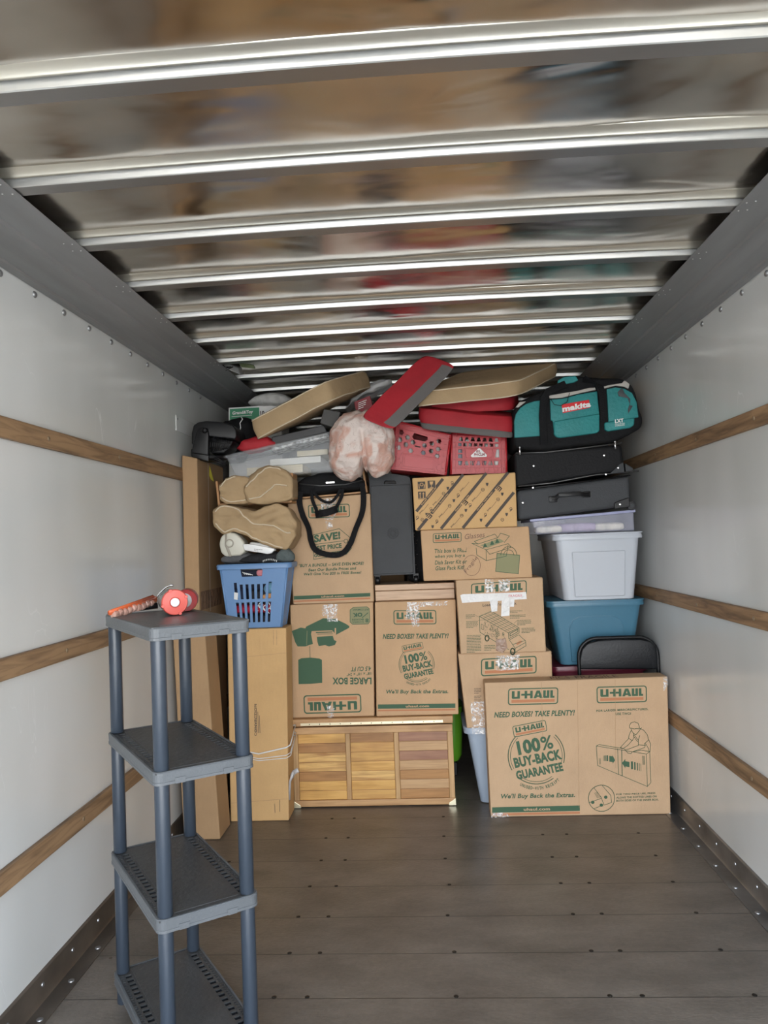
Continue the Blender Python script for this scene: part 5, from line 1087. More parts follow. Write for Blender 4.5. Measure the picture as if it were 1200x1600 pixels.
# ================================================================ laundry basket
def basket():
    Y = 4.045; zb = 1.015; t = thing('laundry_basket', (.345, 4.14, zb), 'blue plastic laundry basket full of clothes on the tied tall carton', 'basket')
    BL = plastic('sky_blue_plastic', (.13, .25, .46), .38)
    a, b = P(338, 881, Y), P(455, 880, Y); c, d = P(438, 975, Y), P(356, 978, Y)
    zt = (a.z+b.z)/2; X0, X1, x0, x1 = a.x+.02, b.x-.018, d.x, c.x; dep = .185
    mb = MB()
    def wall(f0, W_, holes, th=.004):
        H_ = 1; vs, fs = fill2d([[(0, 0), (1, 0), (1, 1), (0, 1)]]+holes, th); mb.add([f0(v[0], v[1], v[2]) for v in vs], fs)
    slots = []
    for i in range(7):
        u = .175+i*.092
        slots.append([(u, .45), (u+.048, .45), (u+.048, .71-(.03 if i not in (0, 6) else 0)), (u, .71-(.03 if i not in (0, 6) else 0))]); slots.append([(u+.004, .085), (u+.052, .085), (u+.052, .40), (u+.004, .40)])
    hs = [(.31, .80), (.62, .80), (.63, .86), (.63, .90), (.30, .90), (.30, .86)]
    front = lambda u, v, w_: Vector(((x0+(X0-x0)*v)*(1-u)+(x1+(X1-x1)*v)*u, Y+.03*(1-v)+w_, zb+(zt-zb)*v))
    back = lambda u, v, w_: Vector(((x0+(X0-x0)*v)*(1-u)+(x1+(X1-x1)*v)*u, Y+dep-.03*(1-v)+w_, zb+(zt-zb)*v))
    wall(front, 1, slots+[hs]); wall(back, 1, slots)
    ss = [[(u, .1), (u+.035, .1), (u+.035, .7), (u, .7)] for u in (.12, .24, .36, .48, .6, .72, .84)]
    for k in (0, 1):
        wall(lambda u, v, w_, k=k: Vector((((x0+(X0-x0)*v) if k == 0 else (x1+(X1-x1)*v))+w_, Y+.03*(1-v)+(dep-.06*(1-v))*u, zb+(zt-zb)*v)), 1, ss)
    # rounded corners, floor
    for xx, XX in ((x0, X0), (x1, X1)):
        for k in (0, 1): mb.tube([(xx, Y+.03 if k == 0 else Y+dep-.03, zb+.002), (XX, Y if k == 0 else Y+dep, zt)], .0065, 8)
    mb.box((x0, Y+.03, zb), (x1, Y+dep-.03, zb+.005), .001)
    mb.build('body', BL, t)
    mb = MB(); q = lambda i, z: rrect(X0-.022+i, X1+.022-i, Y-.018+i, Y+dep+.012-i, .03, z)
    mb.loft([q(.016, zt-.030), q(.002, zt-.028), q(0, zt-.006), q(.004, zt), q(.018, zt+.001), q(.022, zt-.004), q(.022, zt-.03), q(.016, zt-.03)], 0, True, False, False)
    mb.build('rim', BL, t, smooth_angle=50)
    mb = MB(); a_, b_ = front(.31, .93, -.012), front(.62, .93, -.012); mb.tube([a_, a_.lerp(b_, .5), b_], .008, 10, flat=(.011, .006, (0, 0, 1))); mb.build('handle_grip', mat('dark_grip', (.05, .05, .055), .5), t)
    # clothes inside
    cl = [('navy_garment', (.012, .015, .04), (340, 450, 905, 925, .9), 'navy garment bundled across the top of the laundry basket'), ]
    rg = random.Random(11)
    specs = [((.02, .72), (.58, .96), (.010, .013, .03), 'black and navy clothes in the top of the blue basket', 'dark_navy_cloth'), ((.03, .36), (.40, .62), (.012, .02, .05), 'dark navy shirt at the left in the blue basket', 'navy_cloth'),
             ((.36, .70), (.36, .60), (.015, .014, .018), 'black shirt in the middle of the blue basket', 'black_cloth'), ((.62, .95), (.52, .70), (.16, .33, .45), 'light blue garment at the right in the blue basket', 'light_blue_cloth'),
             ((.03, .95), (.22, .36), (.35, .008, .03), 'crimson garment low in the blue basket', 'crimson_cloth'), ((.03, .95), (.03, .20), (.012, .012, .02), 'black trousers at the bottom of the blue basket', 'black_trousers'),
             ((.58, .78), (.44, .52), (.55, .27, .10), 'small tan-orange cloth in the blue basket', 'tan_orange_cloth')]
    for k, ((u0, u1), (v0, v1), col, lab, mn) in enumerate(specs):
        mb = MB(); vs, fs, nf = CG[18]; pts = []
        for q_ in vs:
            s_ = sup(q_, 4); w_ = front((u0+u1)/2+(u1-u0)/2*s_.x, (v0+v1)/2+(v1-v0)/2*s_.z, 0); w_.y = Y+.012+.03*(1-(v0+v1)/2)+(s_.y+1)/2*(.12 if k != 6 else .04) + (.0 if k != 6 else -.004)
            pts.append(w_+noise.noise_vector(w_*28+Vector((k, 0, 0)))*.006)
        mb.add(pts, fs, 0, True); tag(mb.build('garment', mat(mn, col, .85, bump=(40, .8, 4))), lab, 'clothes', 'clothes in the blue basket')
    # white swirl prints on the lower dark garments and a paper tag
    mb = MB(); 
    for k in range(9):
        u = .56+.04*k; v = .30+.05*math.sin(k*2.1); c_ = front(u, v, .006); mb.tube([c_+Vector((.012*math.cos(a*.9), 0, .015*math.sin(a*.9))) for a in range(6)], .0025, 6)
    tag(mb.build('patterned_scarf', WHITEP), 'white swirl-patterned scarf showing through the basket slots at lower right', 'scarf')
    mb = MB(); c_ = front(.20, .50, -.003); mb.hexa([c_+Vector(v) for v in ((-.012, -.002, .022), (.010, -.004, .018), (.006, -.003, -.020), (-.014, -.001, -.015), (-.012, 0, .022), (.010, -.002, .018), (.006, -.001, -.020), (-.014, .001, -.015))]); tag(mb.build('paper_tag', WHITEP), 'small white paper tag poking from the first slot of the blue basket', 'tag')
    mb = MB(); c_ = front(.42, .855, .004)
    for k in range(5): mb.tube([front(.32+.025*k, .875-.008*k, .004), front(.36+.03*k, .835-.004*k, .003)], .0022, 6)
    tag(mb.build('striped_cloth', WHITEP), 'white stripes of a dark cloth behind the basket handle slot', 'cloth')
    c_ = front(.59, .85, .010); mb = MB(); vs, fs, nf = CG[12]; mb.add([c_+Vector((q.x*.022, q.y*.008+.006, q.z*.018)) for q in [sup(v, 2.5) for v in vs]], fs, 0, True); tag(mb.build('pink_sock', mat('pink_wool', (.6, .22, .25), .9, bump=(60, .8))), 'pink bundle behind the right end of the basket handle slot', 'sock')
    return zt
bz = basket()
# clothes and hardware heaped on the basket
mb = MB(); puffy(mb, 343, 400, [868, 861, 864], [881, 881, 881], 4.06, .16, 3, 18, 0, .006, 14, 2); tag(mb.build('garment', mat('charcoal_knit', (.10, .10, .105), .9, bump=(50, .8, 4))), 'charcoal garment heaped on the basket rim at left', 'clothes')
mb = MB(); puffy(mb, 368, 456, [870, 864, 862, 868], [881, 881, 881, 881], 4.045, .16, 3, 18, 0, .006, 14, 5); tag(mb.build('garment', mat('black_knit', (.014, .014, .016), .9, bump=(50, .8, 4))), 'black garment heaped on the basket rim at right', 'clothes')
mb = MB(); puffy(mb, 430, 460, [862, 855, 862], [878, 878, 878], 4.03, .05, 3, 12, 0, .005, 14, 8); tag(mb.build('garment', mat('grey_green_cloth', (.09, .11, .11), .9, bump=(50, .8, 4))), 'grey-green cloth poking out under the lower tan cushion', 'clothes')
mb = MB()
for k in range(9): mb.tube([P(411+k*2.6, 878-.9*math.sin(k*.4)*3, 4.035), P(411.5+k*2.6, 875-2.2*math.sin(k*.38), 4.035)], .0022, 6)
tag(mb.build('comb', WHITEP), 'row of short white teeth at the basket rim', 'comb')
t_ = thing('kitchen_mixer', P(362, 869, 4.06), 'cream kitchen appliance with round dial under the lower tan cushion', 'appliance')
CRM = mat('cream_plastic', (.56, .54, .46), .35); Yq = 4.02
mb = MB(); mb.prism(pl2([(342, 851), (344, 840), (350, 834), (357, 831), (368, 833), (377, 841), (383, 850), (383, 862), (376, 868), (352, 870), (345, 864)], Yq), Yq, .10, .012, 0, 4, True); mb.build('body', CRM, t_, smooth_angle=60)
mb = MB(); mb.prism(pl2([(351.5, 834), (355, 832), (354, 848), (362, 869), (358, 870), (351, 852)], Yq-.003), Yq-.003, .01, .002, 0, 2, True); mb.build('trim_band', mat('taupe_trim', (.30, .27, .22), .4), t_)
mb = MB(); c_ = P(358.8, 849, Yq); mb.lathe([(.023, .004), (.023, -.002), (.018, -.0035), (.018, -.001)], c_, (0, 1, 0), 24, 1); mb.lathe([(.0175, .002), (.0175, -.007), (.015, -.009), (.003, -.009)], c_, (0, 1, 0), 24); mb.build('dial', [CRM, MATS['taupe_trim']], t_, smooth_angle=40)
t_ = thing('appliance_handle', P(404, 865, 4.0), 'long white plastic handle lying under the lower tan cushion', 'handle')
mb = MB(); mb.prism(pl2([(379, 852), (381, 850), (395, 850.5), (428, 857), (429, 859), (424, 864.5), (418, 865.5), (395, 862), (382, 860)], 4.0), 4.0, .03, .006, 0, 4, True); b_ = mb.build('body', mat('white_glossy_plastic', (.78, .78, .77), .25), t_, smooth_angle=60)
mb = MB(); f = Face(mb, (0, 4.0, 0)); fine(f, 397, 858, 13, 2, 2.4, .08, 0, .35, 3); mb.build('marking', SCREW, t_)
mb = MB(); puffy(mb, 389, 430, [846, 848, 855], [853, 857, 863], 4.04, .06, 3, 12, 0, .002, 9, 1); tag(mb.build('white_plate', mat('white_glossy_plastic', (.78, .78, .77), .25)), 'white plastic piece behind the long white handle', 'plastic part')
# ================================================================ wooden trays, cushions
OAK = wood('orange_pine', (.50, .26, .11), (.40, .19, .07), 2, 1, .5, False); OAKH = wood('orange_pine_board', (.50, .27, .12), (.38, .19, .07), 0, 1, .5, False)
t_ = thing('wooden_tray', P(398, 790, 4.16), 'thin orange-brown wooden tray holding the upper folded tan cushion', 'tray', 'wooden trays in the pile')
def bd(a, b, w_, Yf, dep, m, nm='side', horiz=False):
    A_, B_ = P(*a, Yf), P(*b, Yf); mb = MB()
    o = Vector((w_, 0, 0)) if not horiz else Vector((0, 0, -w_))
    mb.hexa([A_, A_+o, B_+o, B_, A_+Vector((0, dep, 0)), A_+o+Vector((0, dep, 0)), B_+o+Vector((0, dep, 0)), B_+Vector((0, dep, 0))] if not horiz else [A_, B_, B_+o, A_+o]+[q+Vector((0, dep, 0)) for q in (A_, B_, B_+o, A_+o)], .0015)
    mb.build(nm, m, t_)
bd((336.5, 752), (340.5, 790), .012, 4.09, .14, OAK); bd((453.5, 739), (455.5, 779), .014, 4.09, .14, OAK); bd((341, 787), (456, 782), .010, 4.09, .14, OAKH, 'bottom', True)
t_ = thing('wooden_tray', P(520, 772, 4.35), 'thin orange-brown wooden tray under the black laptop bag', 'tray', 'wooden trays in the pile')
bd((457, 778), (573, 767), .010, 4.26, .3, OAKH, 'bottom', True); bd((564.5, 728), (571, 769), .012, 4.26, .3, OAK)
def folded(label, x0, x1, tops, bots, Y, dep, pips, seed, n=30):
    pl0 = pips[0]
    def ridge(x):
        if x <= pl0[0][0]: return pl0[0][1]
        for (a, b), (c, d) in zip(pl0, pl0[1:]):
            if a <= x <= c: return b+(d-b)*(x-a)/(c-a)
        return pl0[-1][1]
    t = thing('seat_cushion', P((x0+x1)/2, bots[len(bots)//2], Y+dep/2), label, 'cushion', 'tan cushions with cream piping')
    mb = MB(); 
    def shape(q, base):
        w_ = base(q)
        if q.y < 0: d = q.z-ridge(q.x); w_.y += .030*(1-math.exp(-(d/(.55 if d < 0 else .4))**2))*min(1, -q.y)*(1 if d > 0 else .5)
        w_.y += .022*abs(noise.noise(Vector((w_.x*16+w_.z*9, seed, w_.z*22-w_.x*8))))+.010*abs(noise.noise(Vector((w_.x*45, seed+3, w_.z*30))))
        return w_
    mp = puffy(mb, x0, x1, tops, bots, Y, dep, 14, n, 0, .007, 9, seed, shape)
    for pl in pips:
        pts = []
        for k in range(len(pl)-1):
            for j in range(6):
                f_ = j/6; q = Vector((pl[k][0]+(pl[k+1][0]-pl[k][0])*f_, -1, pl[k][1]+(pl[k+1][1]-pl[k][1])*f_)); pts.append(mp(q)+Vector((0, -.003, 0)))
        mb.tube(pts, .0038, 6, 1)
    mb.build('cover', [TAN, PIPING], t)
folded('lower of two folded tan cushions stacked left of the printed boxes', 333, 463, [793, 788, 790, 794, 798, 790, 787, 792, 812], [825, 836, 831, 836, 845, 852, 857, 859, 840], 3.99, .22,
       [[(-.95, .6), (-.7, .92), (-.35, .8), (-.22, .35), (0, .1), (.5, 0), (.97, -.35)], [(-.97, -.5), (-.7, -.85), (-.4, -.72), (-.1, -.8), (.2, -.85), (.8, -.93)]], 4)
folded('upper left small folded end of tan cushion beside the big rounded tan cushion', 342, 392, [756, 747, 742, 744, 748], [783, 789, 789, 788, 785], 4.02, .17, [[(-.9, .5), (-.5, .85), (.2, .85)], [(-.9, -.6), (-.3, -.8), (.4, -.75), (.9, -.7)]], 9, 18)
folded('upper rounded tan cushion in the wooden tray, below the clear tote', 382, 457, [750, 738, 730, 727, 729, 735, 745], [782, 787, 789, 788, 785, 783, 779], 4.0, .2, [[(-.9, .2), (-.5, .6), (.1, .9), (.6, .85)], [(-.8, -.75), (-.3, -.6), (.3, .0), (.9, .1)]], 12, 18)
def boxcushion(label, Cp, Up, Vp, Wp, Yc, Yu, Yv, pip=1, mats=None, facem=None, group='tan cushions with cream piping', puff=.02, r=12, seed=0, n=30, under=0):
    c = P(*Cp, Yc); U = P(*Up, Yu)-c; V = P(*Vp, Yv)-c; W_ = P(*Wp, Yc)-c
    lo = c+(U+V)/2; t = thing('seat_cushion', lo, label, 'cushion', group)
    if under: mb = MB(); pad(mb, c+U*.01, U*.98, V, W_*under*1.6, n, 0, 0, .004, None, r, None, seed); mb.build('underside', GREYF, t)['label'] = 'grey underside of the cushion'; c = c+W_*under; W_ = W_*(1-under)
    mb = MB(); pad(mb, c, U, V, W_, n, 0, puff, .004, facem, r, pip, seed); mb.build('cover', mats or [TAN, PIPING], t)
    return t
boxcushion('thick tan box cushion leaning on the clear tote, at the left under the roof', (521, 627), (399, 690), (584, 606), (509, 593), 3.93, 4.05, 4.40, seed=2)
boxcushion('thick tan box cushion lying on the red cushions beside the teal tool bag', (809, 621), (648, 638), (873, 588), (809, 593), 3.98, 3.98, 4.42, seed=6)
RG = [REDF, GREYF, mat('dark_red_seam', (.2, .008, .012), .7)]
boxcushion('red and grey cushion leaning upright on the pale pink comforter', (595, 664), (694, 566), (562, 650), (616, 672), 3.86, 3.98, 3.88, None, RG, lambda a: 1 if a == (1, -1) or a == (2, 1) else 0, 'red cushions with grey undersides', .03, 8, 3)
boxcushion('red cushion with grey underside lying on the two red crates', (655, 671), (803, 686), (668, 662), (652, 636), 4.08, 4.08, 4.40, None, RG, lambda a: 0, 'red cushions with grey undersides', .03, 6, 5, under=.22)
boxcushion('second red cushion squeezed between the tan cushion and the lower red cushion', (672, 647), (800, 643), (690, 640), (672, 624), 4.14, 4.14, 4.40, None, RG, lambda a: 0, 'red cushions with grey undersides', .03, 6, 8)
mb = MB()
q = [P(631, 634, 3.84), P(639, 626, 3.85), P(641, 630, 3.85), P(633, 638, 3.84)]
# ================================================================ clear tote with papers
t_ = thing('clear_storage_box', P(440, 742, 4.25), 'large clear tilted tote full of papers beneath the leaning tan cushion', 'storage box')
CL2 = mat('frosted_clear_plastic', (.80, .84, .88), .14, bump=(10, .3, 3), alpha=.24, spec=.8)
px4 = [(353, 714), (520, 676), (521, 737), (370, 748)]; c = [P(x, y, 4.10) for x, y in px4]; off = Vector((0, .38, .02)); mb = MB(); mb.hexa(c+[q+off for q in c], .012, 0, 3); mb.build('body', CL2, t_)
mb = MB(); ring = [c[0]+Vector((-.004, -.006, 0)), c[1]+Vector((.004, -.006, 0)), c[1]+off+Vector((.004, 0, 0)), c[0]+off+Vector((-.004, 0, 0))]; mb.tube(ring, .009, 8, closed=True); mb.build('rim', CL2, t_)
PAP = mat('cream_paper', (.70, .62, .44), .8, bump=(30, .5, 4, (1, 1, 12)), var=(10, .15)); pap2 = mat('white_paper', (.72, .72, .68), .8)
u = (c[2]-c[3]).normalized(); 
for k, (a0, a1, z0_, th_, m_, lb) in enumerate(((.02, .36, .012, .045, PAP, 'wide stack of cream paper lying in the clear tilted tote'), (.15, .46, .060, .035, pap2, 'white paper stack in the middle of the clear tilted tote'), (.30, .50, .10, .03, PAP, 'small cream envelope stack at the right in the clear tilted tote'))):
    b0 = c[3]+u*(a0+.03)+Vector((0, .025+.004*k, z0_)); b1 = c[3]+u*a1+Vector((0, .025+.004*k, z0_)); t3 = [b0+Vector((0, 0, th_)), b1+Vector((0, 0, th_)), b1, b0]
    tag(MB().hexa(t3+[q+Vector((0, .3, 0)) for q in t3], .002).build('paper_stack', m_), lb, 'papers', 'papers in the clear tilted tote')
t_ = thing('binder', P(467, 680, 4.15), 'black binder resting slanted on the clear tilted tote', 'binder')
q4 = [(424, 683), (506, 664), (511, 675), (426, 697)]; cc = [P(x, y, 4.12) for x, y in q4]; MB().hexa(cc+[q+Vector((0, .25, .0)) for q in cc], .004).build('cover', mat('black_binder', (.02, .02, .022), .45), t_)
cc = [P(x, y, 4.105) for x, y in [(424, 699), (511, 677), (514, 682), (424, 704.5)]]; MB().hexa(cc+[q+Vector((0, .2, .0)) for q in cc], .001).build('pages', mat('printed_pages', (.72, .72, .70), .8, var=(45, .8)), t_)
mb = MB(); puffy(mb, 367, 432, [697, 684, 680, 681, 686], [703, 708, 706, 702, 700], 4.09, .12, 3, 18, 0, .006, 16, 4); tag(mb.build('red_cloth', REDF), 'crumpled red cloth at the left rim of the clear tilted tote', 'cloth')
t_ = thing('grey_box', P(515, 668, 4.2), 'small dark grey box between the tan cushion and the pale pink comforter', 'box')
cc = [P(x, y, 4.05) for x, y in [(506, 639), (532, 644), (524, 669), (500, 661)]]; MB().hexa(cc+[q+Vector((0, .12, 0)) for q in cc], .004).build('body', mat('dark_grey_box', (.07, .068, .066), .7), t_)
t_ = thing('red_carton', P(567, 640, 4.3), 'small dark red printed carton above the pale pink comforter', 'box')
cc = [P(x, y, 4.2) for x, y in [(553, 628), (578, 618), (584, 640), (558, 650)]]; mb = MB().hexa(cc+[q+Vector((0, .15, 0)) for q in cc], .003); f = Face(mb, (0, 4.2, 0)); fine(f, 560, 630, 13, 4, 3, -.4, 1, .5, 2); mb.build('body', [mat('dark_red_print', (.22, .012, .02), .5), WHITEP], t_)
mb = MB(); puffy(mb, 540, 612, [634, 612, 600, 592, 590], [640, 630, 618, 610, 606], 4.42, .2, 3, 30, 0, .018, 9, 14); tag(mb.build('white_sheet', mat('white_sheet_cloth', (.66, .65, .64), .8, bump=(14, .8, 4))), 'crumpled white sheet behind the tan and red cushions', 'sheet')
# comforter
def comforter():
    m = bpy.data.materials.new('pink_floral_cotton'); m.use_nodes = True; nt = m.node_tree; b = nt.nodes['Principled BSDF']; L = nt.links.new; N = nt.nodes.new
    t = N('ShaderNodeTexCoord'); n = N('ShaderNodeTexNoise'); n.inputs['Scale'].default_value = 11; n.inputs['Detail'].default_value = 4; n.inputs['Distortion'].default_value = 1.2; L(t.outputs['Object'], n.inputs['Vector'])
    r = N('ShaderNodeValToRGB'); e = r.color_ramp.elements; e[0].position = .44; e[0].color = (.70, .60, .55, 1); e[1].position = .64; e[1].color = (.60, .36, .29, 1); L(n.outputs[0], r.inputs[0])
    v = N('ShaderNodeTexNoise'); v.inputs['Scale'].default_value = 7; v.inputs['Detail'].default_value = 2; v.inputs['Distortion'].default_value = 2.5; L(t.outputs['Object'], v.inputs['Vector'])
    a = N('ShaderNodeMath'); a.operation = 'SUBTRACT'; a.inputs[1].default_value = .5; L(v.outputs[0], a.inputs[0]); ab = N('ShaderNodeMath'); ab.operation = 'ABSOLUTE'; L(a.outputs[0], ab.inputs[0]); lt = N('ShaderNodeMath'); lt.operation = 'LESS_THAN'; lt.inputs[1].default_value = .004; L(ab.outputs[0], lt.inputs[0])
    ml = N('ShaderNodeMath'); ml.operation = 'MULTIPLY'; ml.inputs[1].default_value = .55; L(lt.outputs[0], ml.inputs[0])
    mx = N('ShaderNodeMixRGB'); L(ml.outputs[0], mx.inputs[0]); L(r.outputs[0], mx.inputs[1]); mx.inputs[2].default_value = (.30, .2, .15, 1); L(mx.outputs[0], b.inputs['Base Color']); b.inputs['Roughness'].default_value = .85
    n4 = N('ShaderNodeTexNoise'); n4.inputs['Scale'].default_value = 22; n4.inputs['Detail'].default_value = 4; L(t.outputs['Object'], n4.inputs['Vector']); bp = N('ShaderNodeBump'); bp.inputs['Strength'].default_value = .5; bp.inputs['Distance'].default_value = .012; L(n4.outputs[0], bp.inputs['Height']); L(bp.outputs[0], b.inputs['Normal'])
    mb = MB(); n_ = 48; vs, fs, nf = cubegrid(n_)
    outl = {}
    pts = []
    poly = [(563, 640), (583, 642), (600, 660), (613, 672), (613, 700), (612, 722), (604, 738), (590, 744), (573, 740), (567, 726), (560, 742), (545, 748), (530, 745), (518, 732), (513, 712), (514, 690), (520, 668), (532, 652), (548, 643)]
    cx, cy = 565, 698
    import bisect
    ang = sorted([(math.atan2(cy-y, x-cx) % (2*math.pi), math.hypot(x-cx, y-cy)) for x, y in poly])
    ang = [(ang[-1][0]-2*math.pi, ang[-1][1])]+ang+[(ang[0][0]+2*math.pi, ang[0][1])]
    def rad(a):
        a %= 2*math.pi
        for (a0, r0), (a1, r1) in zip(ang, ang[1:]):
            if a0 <= a <= a1: f = (a-a0)/(a1-a0+1e-9); f = f*f*(3-2*f); return r0*(1-f)+r1*f
        return 50
    for q in vs:
        s_ = sup(q, 2.3); rr = math.hypot(s_.x, s_.z); a = math.atan2(s_.z, s_.x); R = rad(a)*min(1, rr)
        w_ = P(cx+R*math.cos(a), cy-R*math.sin(a), 4.0); w_.y = 4.06+s_.y*.17
        k = noise.noise(w_*13+Vector((0, 0, 4)))
        fold = -abs(noise.noise(w_*8+Vector((3, 1, 0))))**1.0*.022-abs(noise.noise(w_*24+Vector((3, 1, 0))))*.010+.010
        # deep crease running down from the bow of fabric
        cr_ = math.exp(-((w_.x-P(572+(w_.z-1.9)*-20, 700, 4).x)/.012)**2)*(1 if w_.z < P(0, 700, 4).z else .4)
        w_ += (w_-Vector((P(cx, cy, 4).x, 4.06, P(cx, cy, 4).z))).normalized()*(fold-cr_*.03)
        pts.append(w_)
    mb.add(pts, fs, 0, True); tag(mb.build('comforter', m), 'bundled pale pink floral comforter in the middle of the pile top', 'comforter')
comforter()
# laptop bag with hanging straps
t_ = thing('laptop_bag', P(518, 775, 4.4), 'black laptop bag on the price-tag box, its straps hanging down the front', 'bag')
mb = MB(); puffy(mb, 461, 572, [752, 744, 738, 737, 740, 748], [776, 775, 772, 769, 767, 764], 4.22, .30, 6, 18, 0, .006, 9, 21); mb.build('body', BLACKF, t_)
YS = 4.215
def strap(pts, hw, hints=None, nm='strap', y=YS, ys=None):
    # smooth the path
    P3 = [P(x, yy, (ys[i] if ys else y)) for i, (x, yy) in enumerate(pts)]; out = []
    for i in range(len(P3)-1):
        p0 = P3[max(0, i-1)]; p1 = P3[i]; p2 = P3[i+1]; p3 = P3[min(len(P3)-1, i+2)]
        for j in range(6):
            s = j/6; out.append(.5*((2*p1)+(-p0+p2)*s+(2*p0-5*p1+4*p2-p3)*s*s+(-p0+3*p1-3*p2+p3)*s**3))
    out.append(P3[-1]); hs = []
    for i in range(len(out)):
        t = (out[min(i+1, len(out)-1)]-out[max(0, i-1)]).normalized(); hs.append(t.cross(Vector((0, 1, 0)))+Vector((0, .25*math.sin(i*.25), 0)))
    mb = MB(); mb.tube(out, 1, 8, flat=(hw, .0025, hs)); return mb.build(nm, ST, t_, smooth_angle=50)
strap([(470, 768), (468, 785), (473, 805), (482, 825), (486, 845), (494, 860), (515, 867), (534, 865), (547, 850), (556, 826), (566, 800), (568, 775), (565, 755)], .0155, ys=[4.20]+[YS]*11+[4.20])['label'] = 'long black shoulder strap'
strap([(487, 764), (488, 780), (494, 796), (498, 808)], .0095); strap([(487, 765), (500, 780), (515, 785), (526, 776), (532, 764)], .008, nm='strap', y=4.205); strap([(535, 764), (534, 775), (528, 788), (523, 796)], .0095)
mb = MB(); mb.tube([P(493, 804, 4.2), P(510, 801, 4.195), P(527, 795, 4.2)], .014, 12, flat=(.020, .008, (0, 0, 1))); mb.build('grip', BLACKF, t_)
mb = MB(); mb.tube([P(468, 756, 4.215), P(500, 759, 4.213), P(540, 757, 4.213), P(566, 750, 4.215)], .003, 6); mb.box(tuple(P(509, 755.5, 4.212)), tuple(P(523, 752.5, 4.216)), .001, 1); mb.build('zip', [mat('gunmetal_zip', (.1, .1, .1), .3), CHROME], t_)
# ================================================================ far left top: fan, black bag, boxes, pillow
t_ = thing('fan', P(330, 716, 4.15), 'black air circulator fan on top of the very tall thin carton', 'fan')
Yf = 4.03
mb = MB(); mb.prism(pl2([(299, 694), (299, 676), (302, 664), (310, 659), (322, 657.5), (340, 658.5), (355, 661), (364, 664), (369, 671), (370, 682), (367, 687), (326, 681.5), (326, 690), (306, 696)], Yf), Yf, .20, .022, 0, 5, True)
mb.prism(pl2([(328, 683), (364, 688), (358, 700), (348, 708), (328, 708)], Yf+.02), Yf+.03, .15, .008, 0, 3, True); mb.build('housing', BLACKP, t_, smooth_angle=60)
mb = MB()
for k in range(11):
    x = 330+k*3.3; mb.tube([P(x, 682+k*.3, Yf+.008), P(x-1.5-k*.1, 697-.2*k, Yf+.002), P(x-4-k*.45, 707-.5*k, Yf+.02)], .0022, 6)
for y in (690, 698): mb.tube([P(329, y, Yf+.004), P(347, y+1.5, Yf+.0), P(362-(y-690)*.7, y+2.5, Yf+.012)], .0018, 6)
mb.build('grille', BLACKP, t_)
mb = MB(); mb.prism(pl2([(305, 679), (309, 669), (317, 666.5), (324, 669), (326, 678), (325.5, 712), (299, 708), (302, 690)], Yf-.012), Yf-.012, .03, .008, 0, 4, True); arm_ = mb.build('arm', BLACKP, t_, smooth_angle=60)
mb = MB(); mb.lathe([(.016, .004), (.0165, -.004), (.013, -.012), (.005, -.016), (.001, -.0165)], P(320, 672.5, Yf-.012), (0, 1, 0), 20); mb.build('knob', BLACKP, arm_, smooth_angle=50)
mb = MB(); bz_ = P(326, 716, 4.1).z; mb.lathe([(.075, -.0), (.088, .006), (.085, .02), (.05, .03)], (P(331, 716, 4.13).x, 4.13, P(331, 717, 4.13).z-.012), n=32); mb.hexa([P(299, 701, Yf-.005), P(326, 706, Yf-.005), P(326, 722, Yf-.005), P(299, 714, Yf-.005), P(299, 701, Yf+.1), P(326, 706, Yf+.1), P(326, 722, Yf+.1), P(299, 714, Yf+.1)], .006); mb.build('base', BLACKP, t_, smooth_angle=50)
mb = MB()
for k in range(3): mb.tube([P(327+k, 712+k*3, 4.06), P(340, 716+k*3, 4.05), P(350, 722+k*2, 4.06), P(354, 727, 4.09), P(345, 722, 4.13)], .0035, 8)
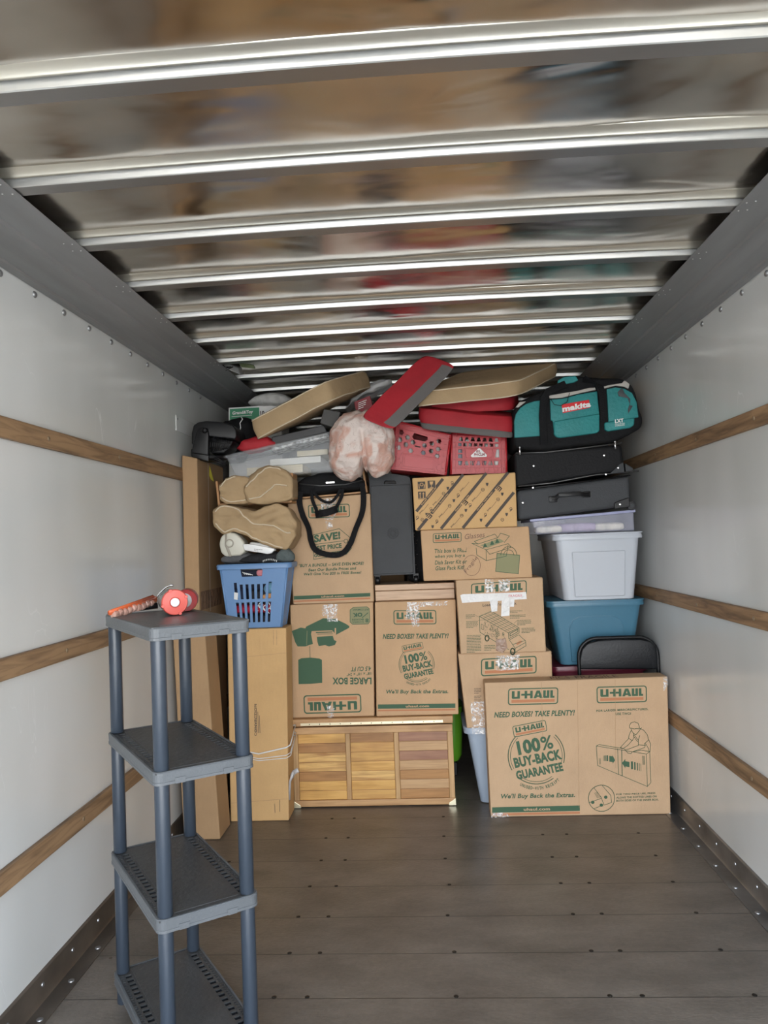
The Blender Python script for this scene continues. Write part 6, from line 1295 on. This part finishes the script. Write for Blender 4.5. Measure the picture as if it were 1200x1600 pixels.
mb.build('power_cord', BLACKP, t_)
mb = MB(); puffy(mb, 333, 402, [672, 655, 650, 651, 662], [716, 722, 720, 705, 690], 4.26, .25, 3, 18, 0, .012, 9, 31)
t_ = thing('backpack', P(365, 715, 4.38), 'black fabric bag bulging behind the fan', 'bag'); mb.build('body', BLACKF, t_)
mb = MB(); mb.tube([P(377, 652, 4.25), P(379, 655, 4.24), P(375, 661, 4.24), P(376, 668, 4.24), P(374, 678, 4.24), P(375, 688, 4.24)], .0028, 6); mb.build('drawstring', WHITEP, t_)['label'] = 'white drawstring'
def pr_office():
    t = thing('printed_carton', P(400, 700, 4.65), 'white and green printed office-supply carton behind the fan', 'box')
    c = [P(x, y, 4.55) for x, y in [(357, 637), (440, 632), (440, 720), (357, 722)]]; c[2].z = c[3].z = 1.82
    mb = MB(); mb.hexa(c+[q+Vector((0, .25, 0)) for q in c], .003); f = Face(mb, c[0]); f.quad([(359, 639), (405, 636.5), (405.5, 655), (359, 656)], 1)
    f.text('Grand&Toy', (362.5, 649.5), (395, 647), 6.5, 0, .04, .2, .002); f.line([(362, 651), (393.5, 648.8)], .7, 0, off=.002); f.text('10', (407, 650), (413.5, 649.5), 8, 2, .05, 0)
    mb.build('body', [WHITEP, mat('office_green', (.04, .24, .12), .5), BLACKINK], t)
pr_office()
t_ = thing('cardboard_box', (.35, 4.9, .0), 'added plain carton deep behind the fan and the office-supply carton', 'box', 'added cartons of the back row'); MB().box((.13, 4.58, .001), (.47, 4.95, 1.815), .006).build('body', CARD4, t_)  # unseen back-row carton added as a prop, also darkening the space behind
mb = MB(); puffy(mb, 385, 462, [624, 617, 613, 612, 614, 622], [632, 635, 636, 636, 634, 630], 4.5, .25, 3, 18, 0, .008, 8, 40); t_ = thing('pillow', P(425, 636, 4.6), 'small white quilted pillow on the office-supply carton', 'pillow'); mb.build('cover', mat('white_quilted', (.62, .61, .59), .85, bump=(16, 1, 4), var=(28, .25)), t_)
for o in bpy.data.objects:
    if '_w' in o: del o['_w']
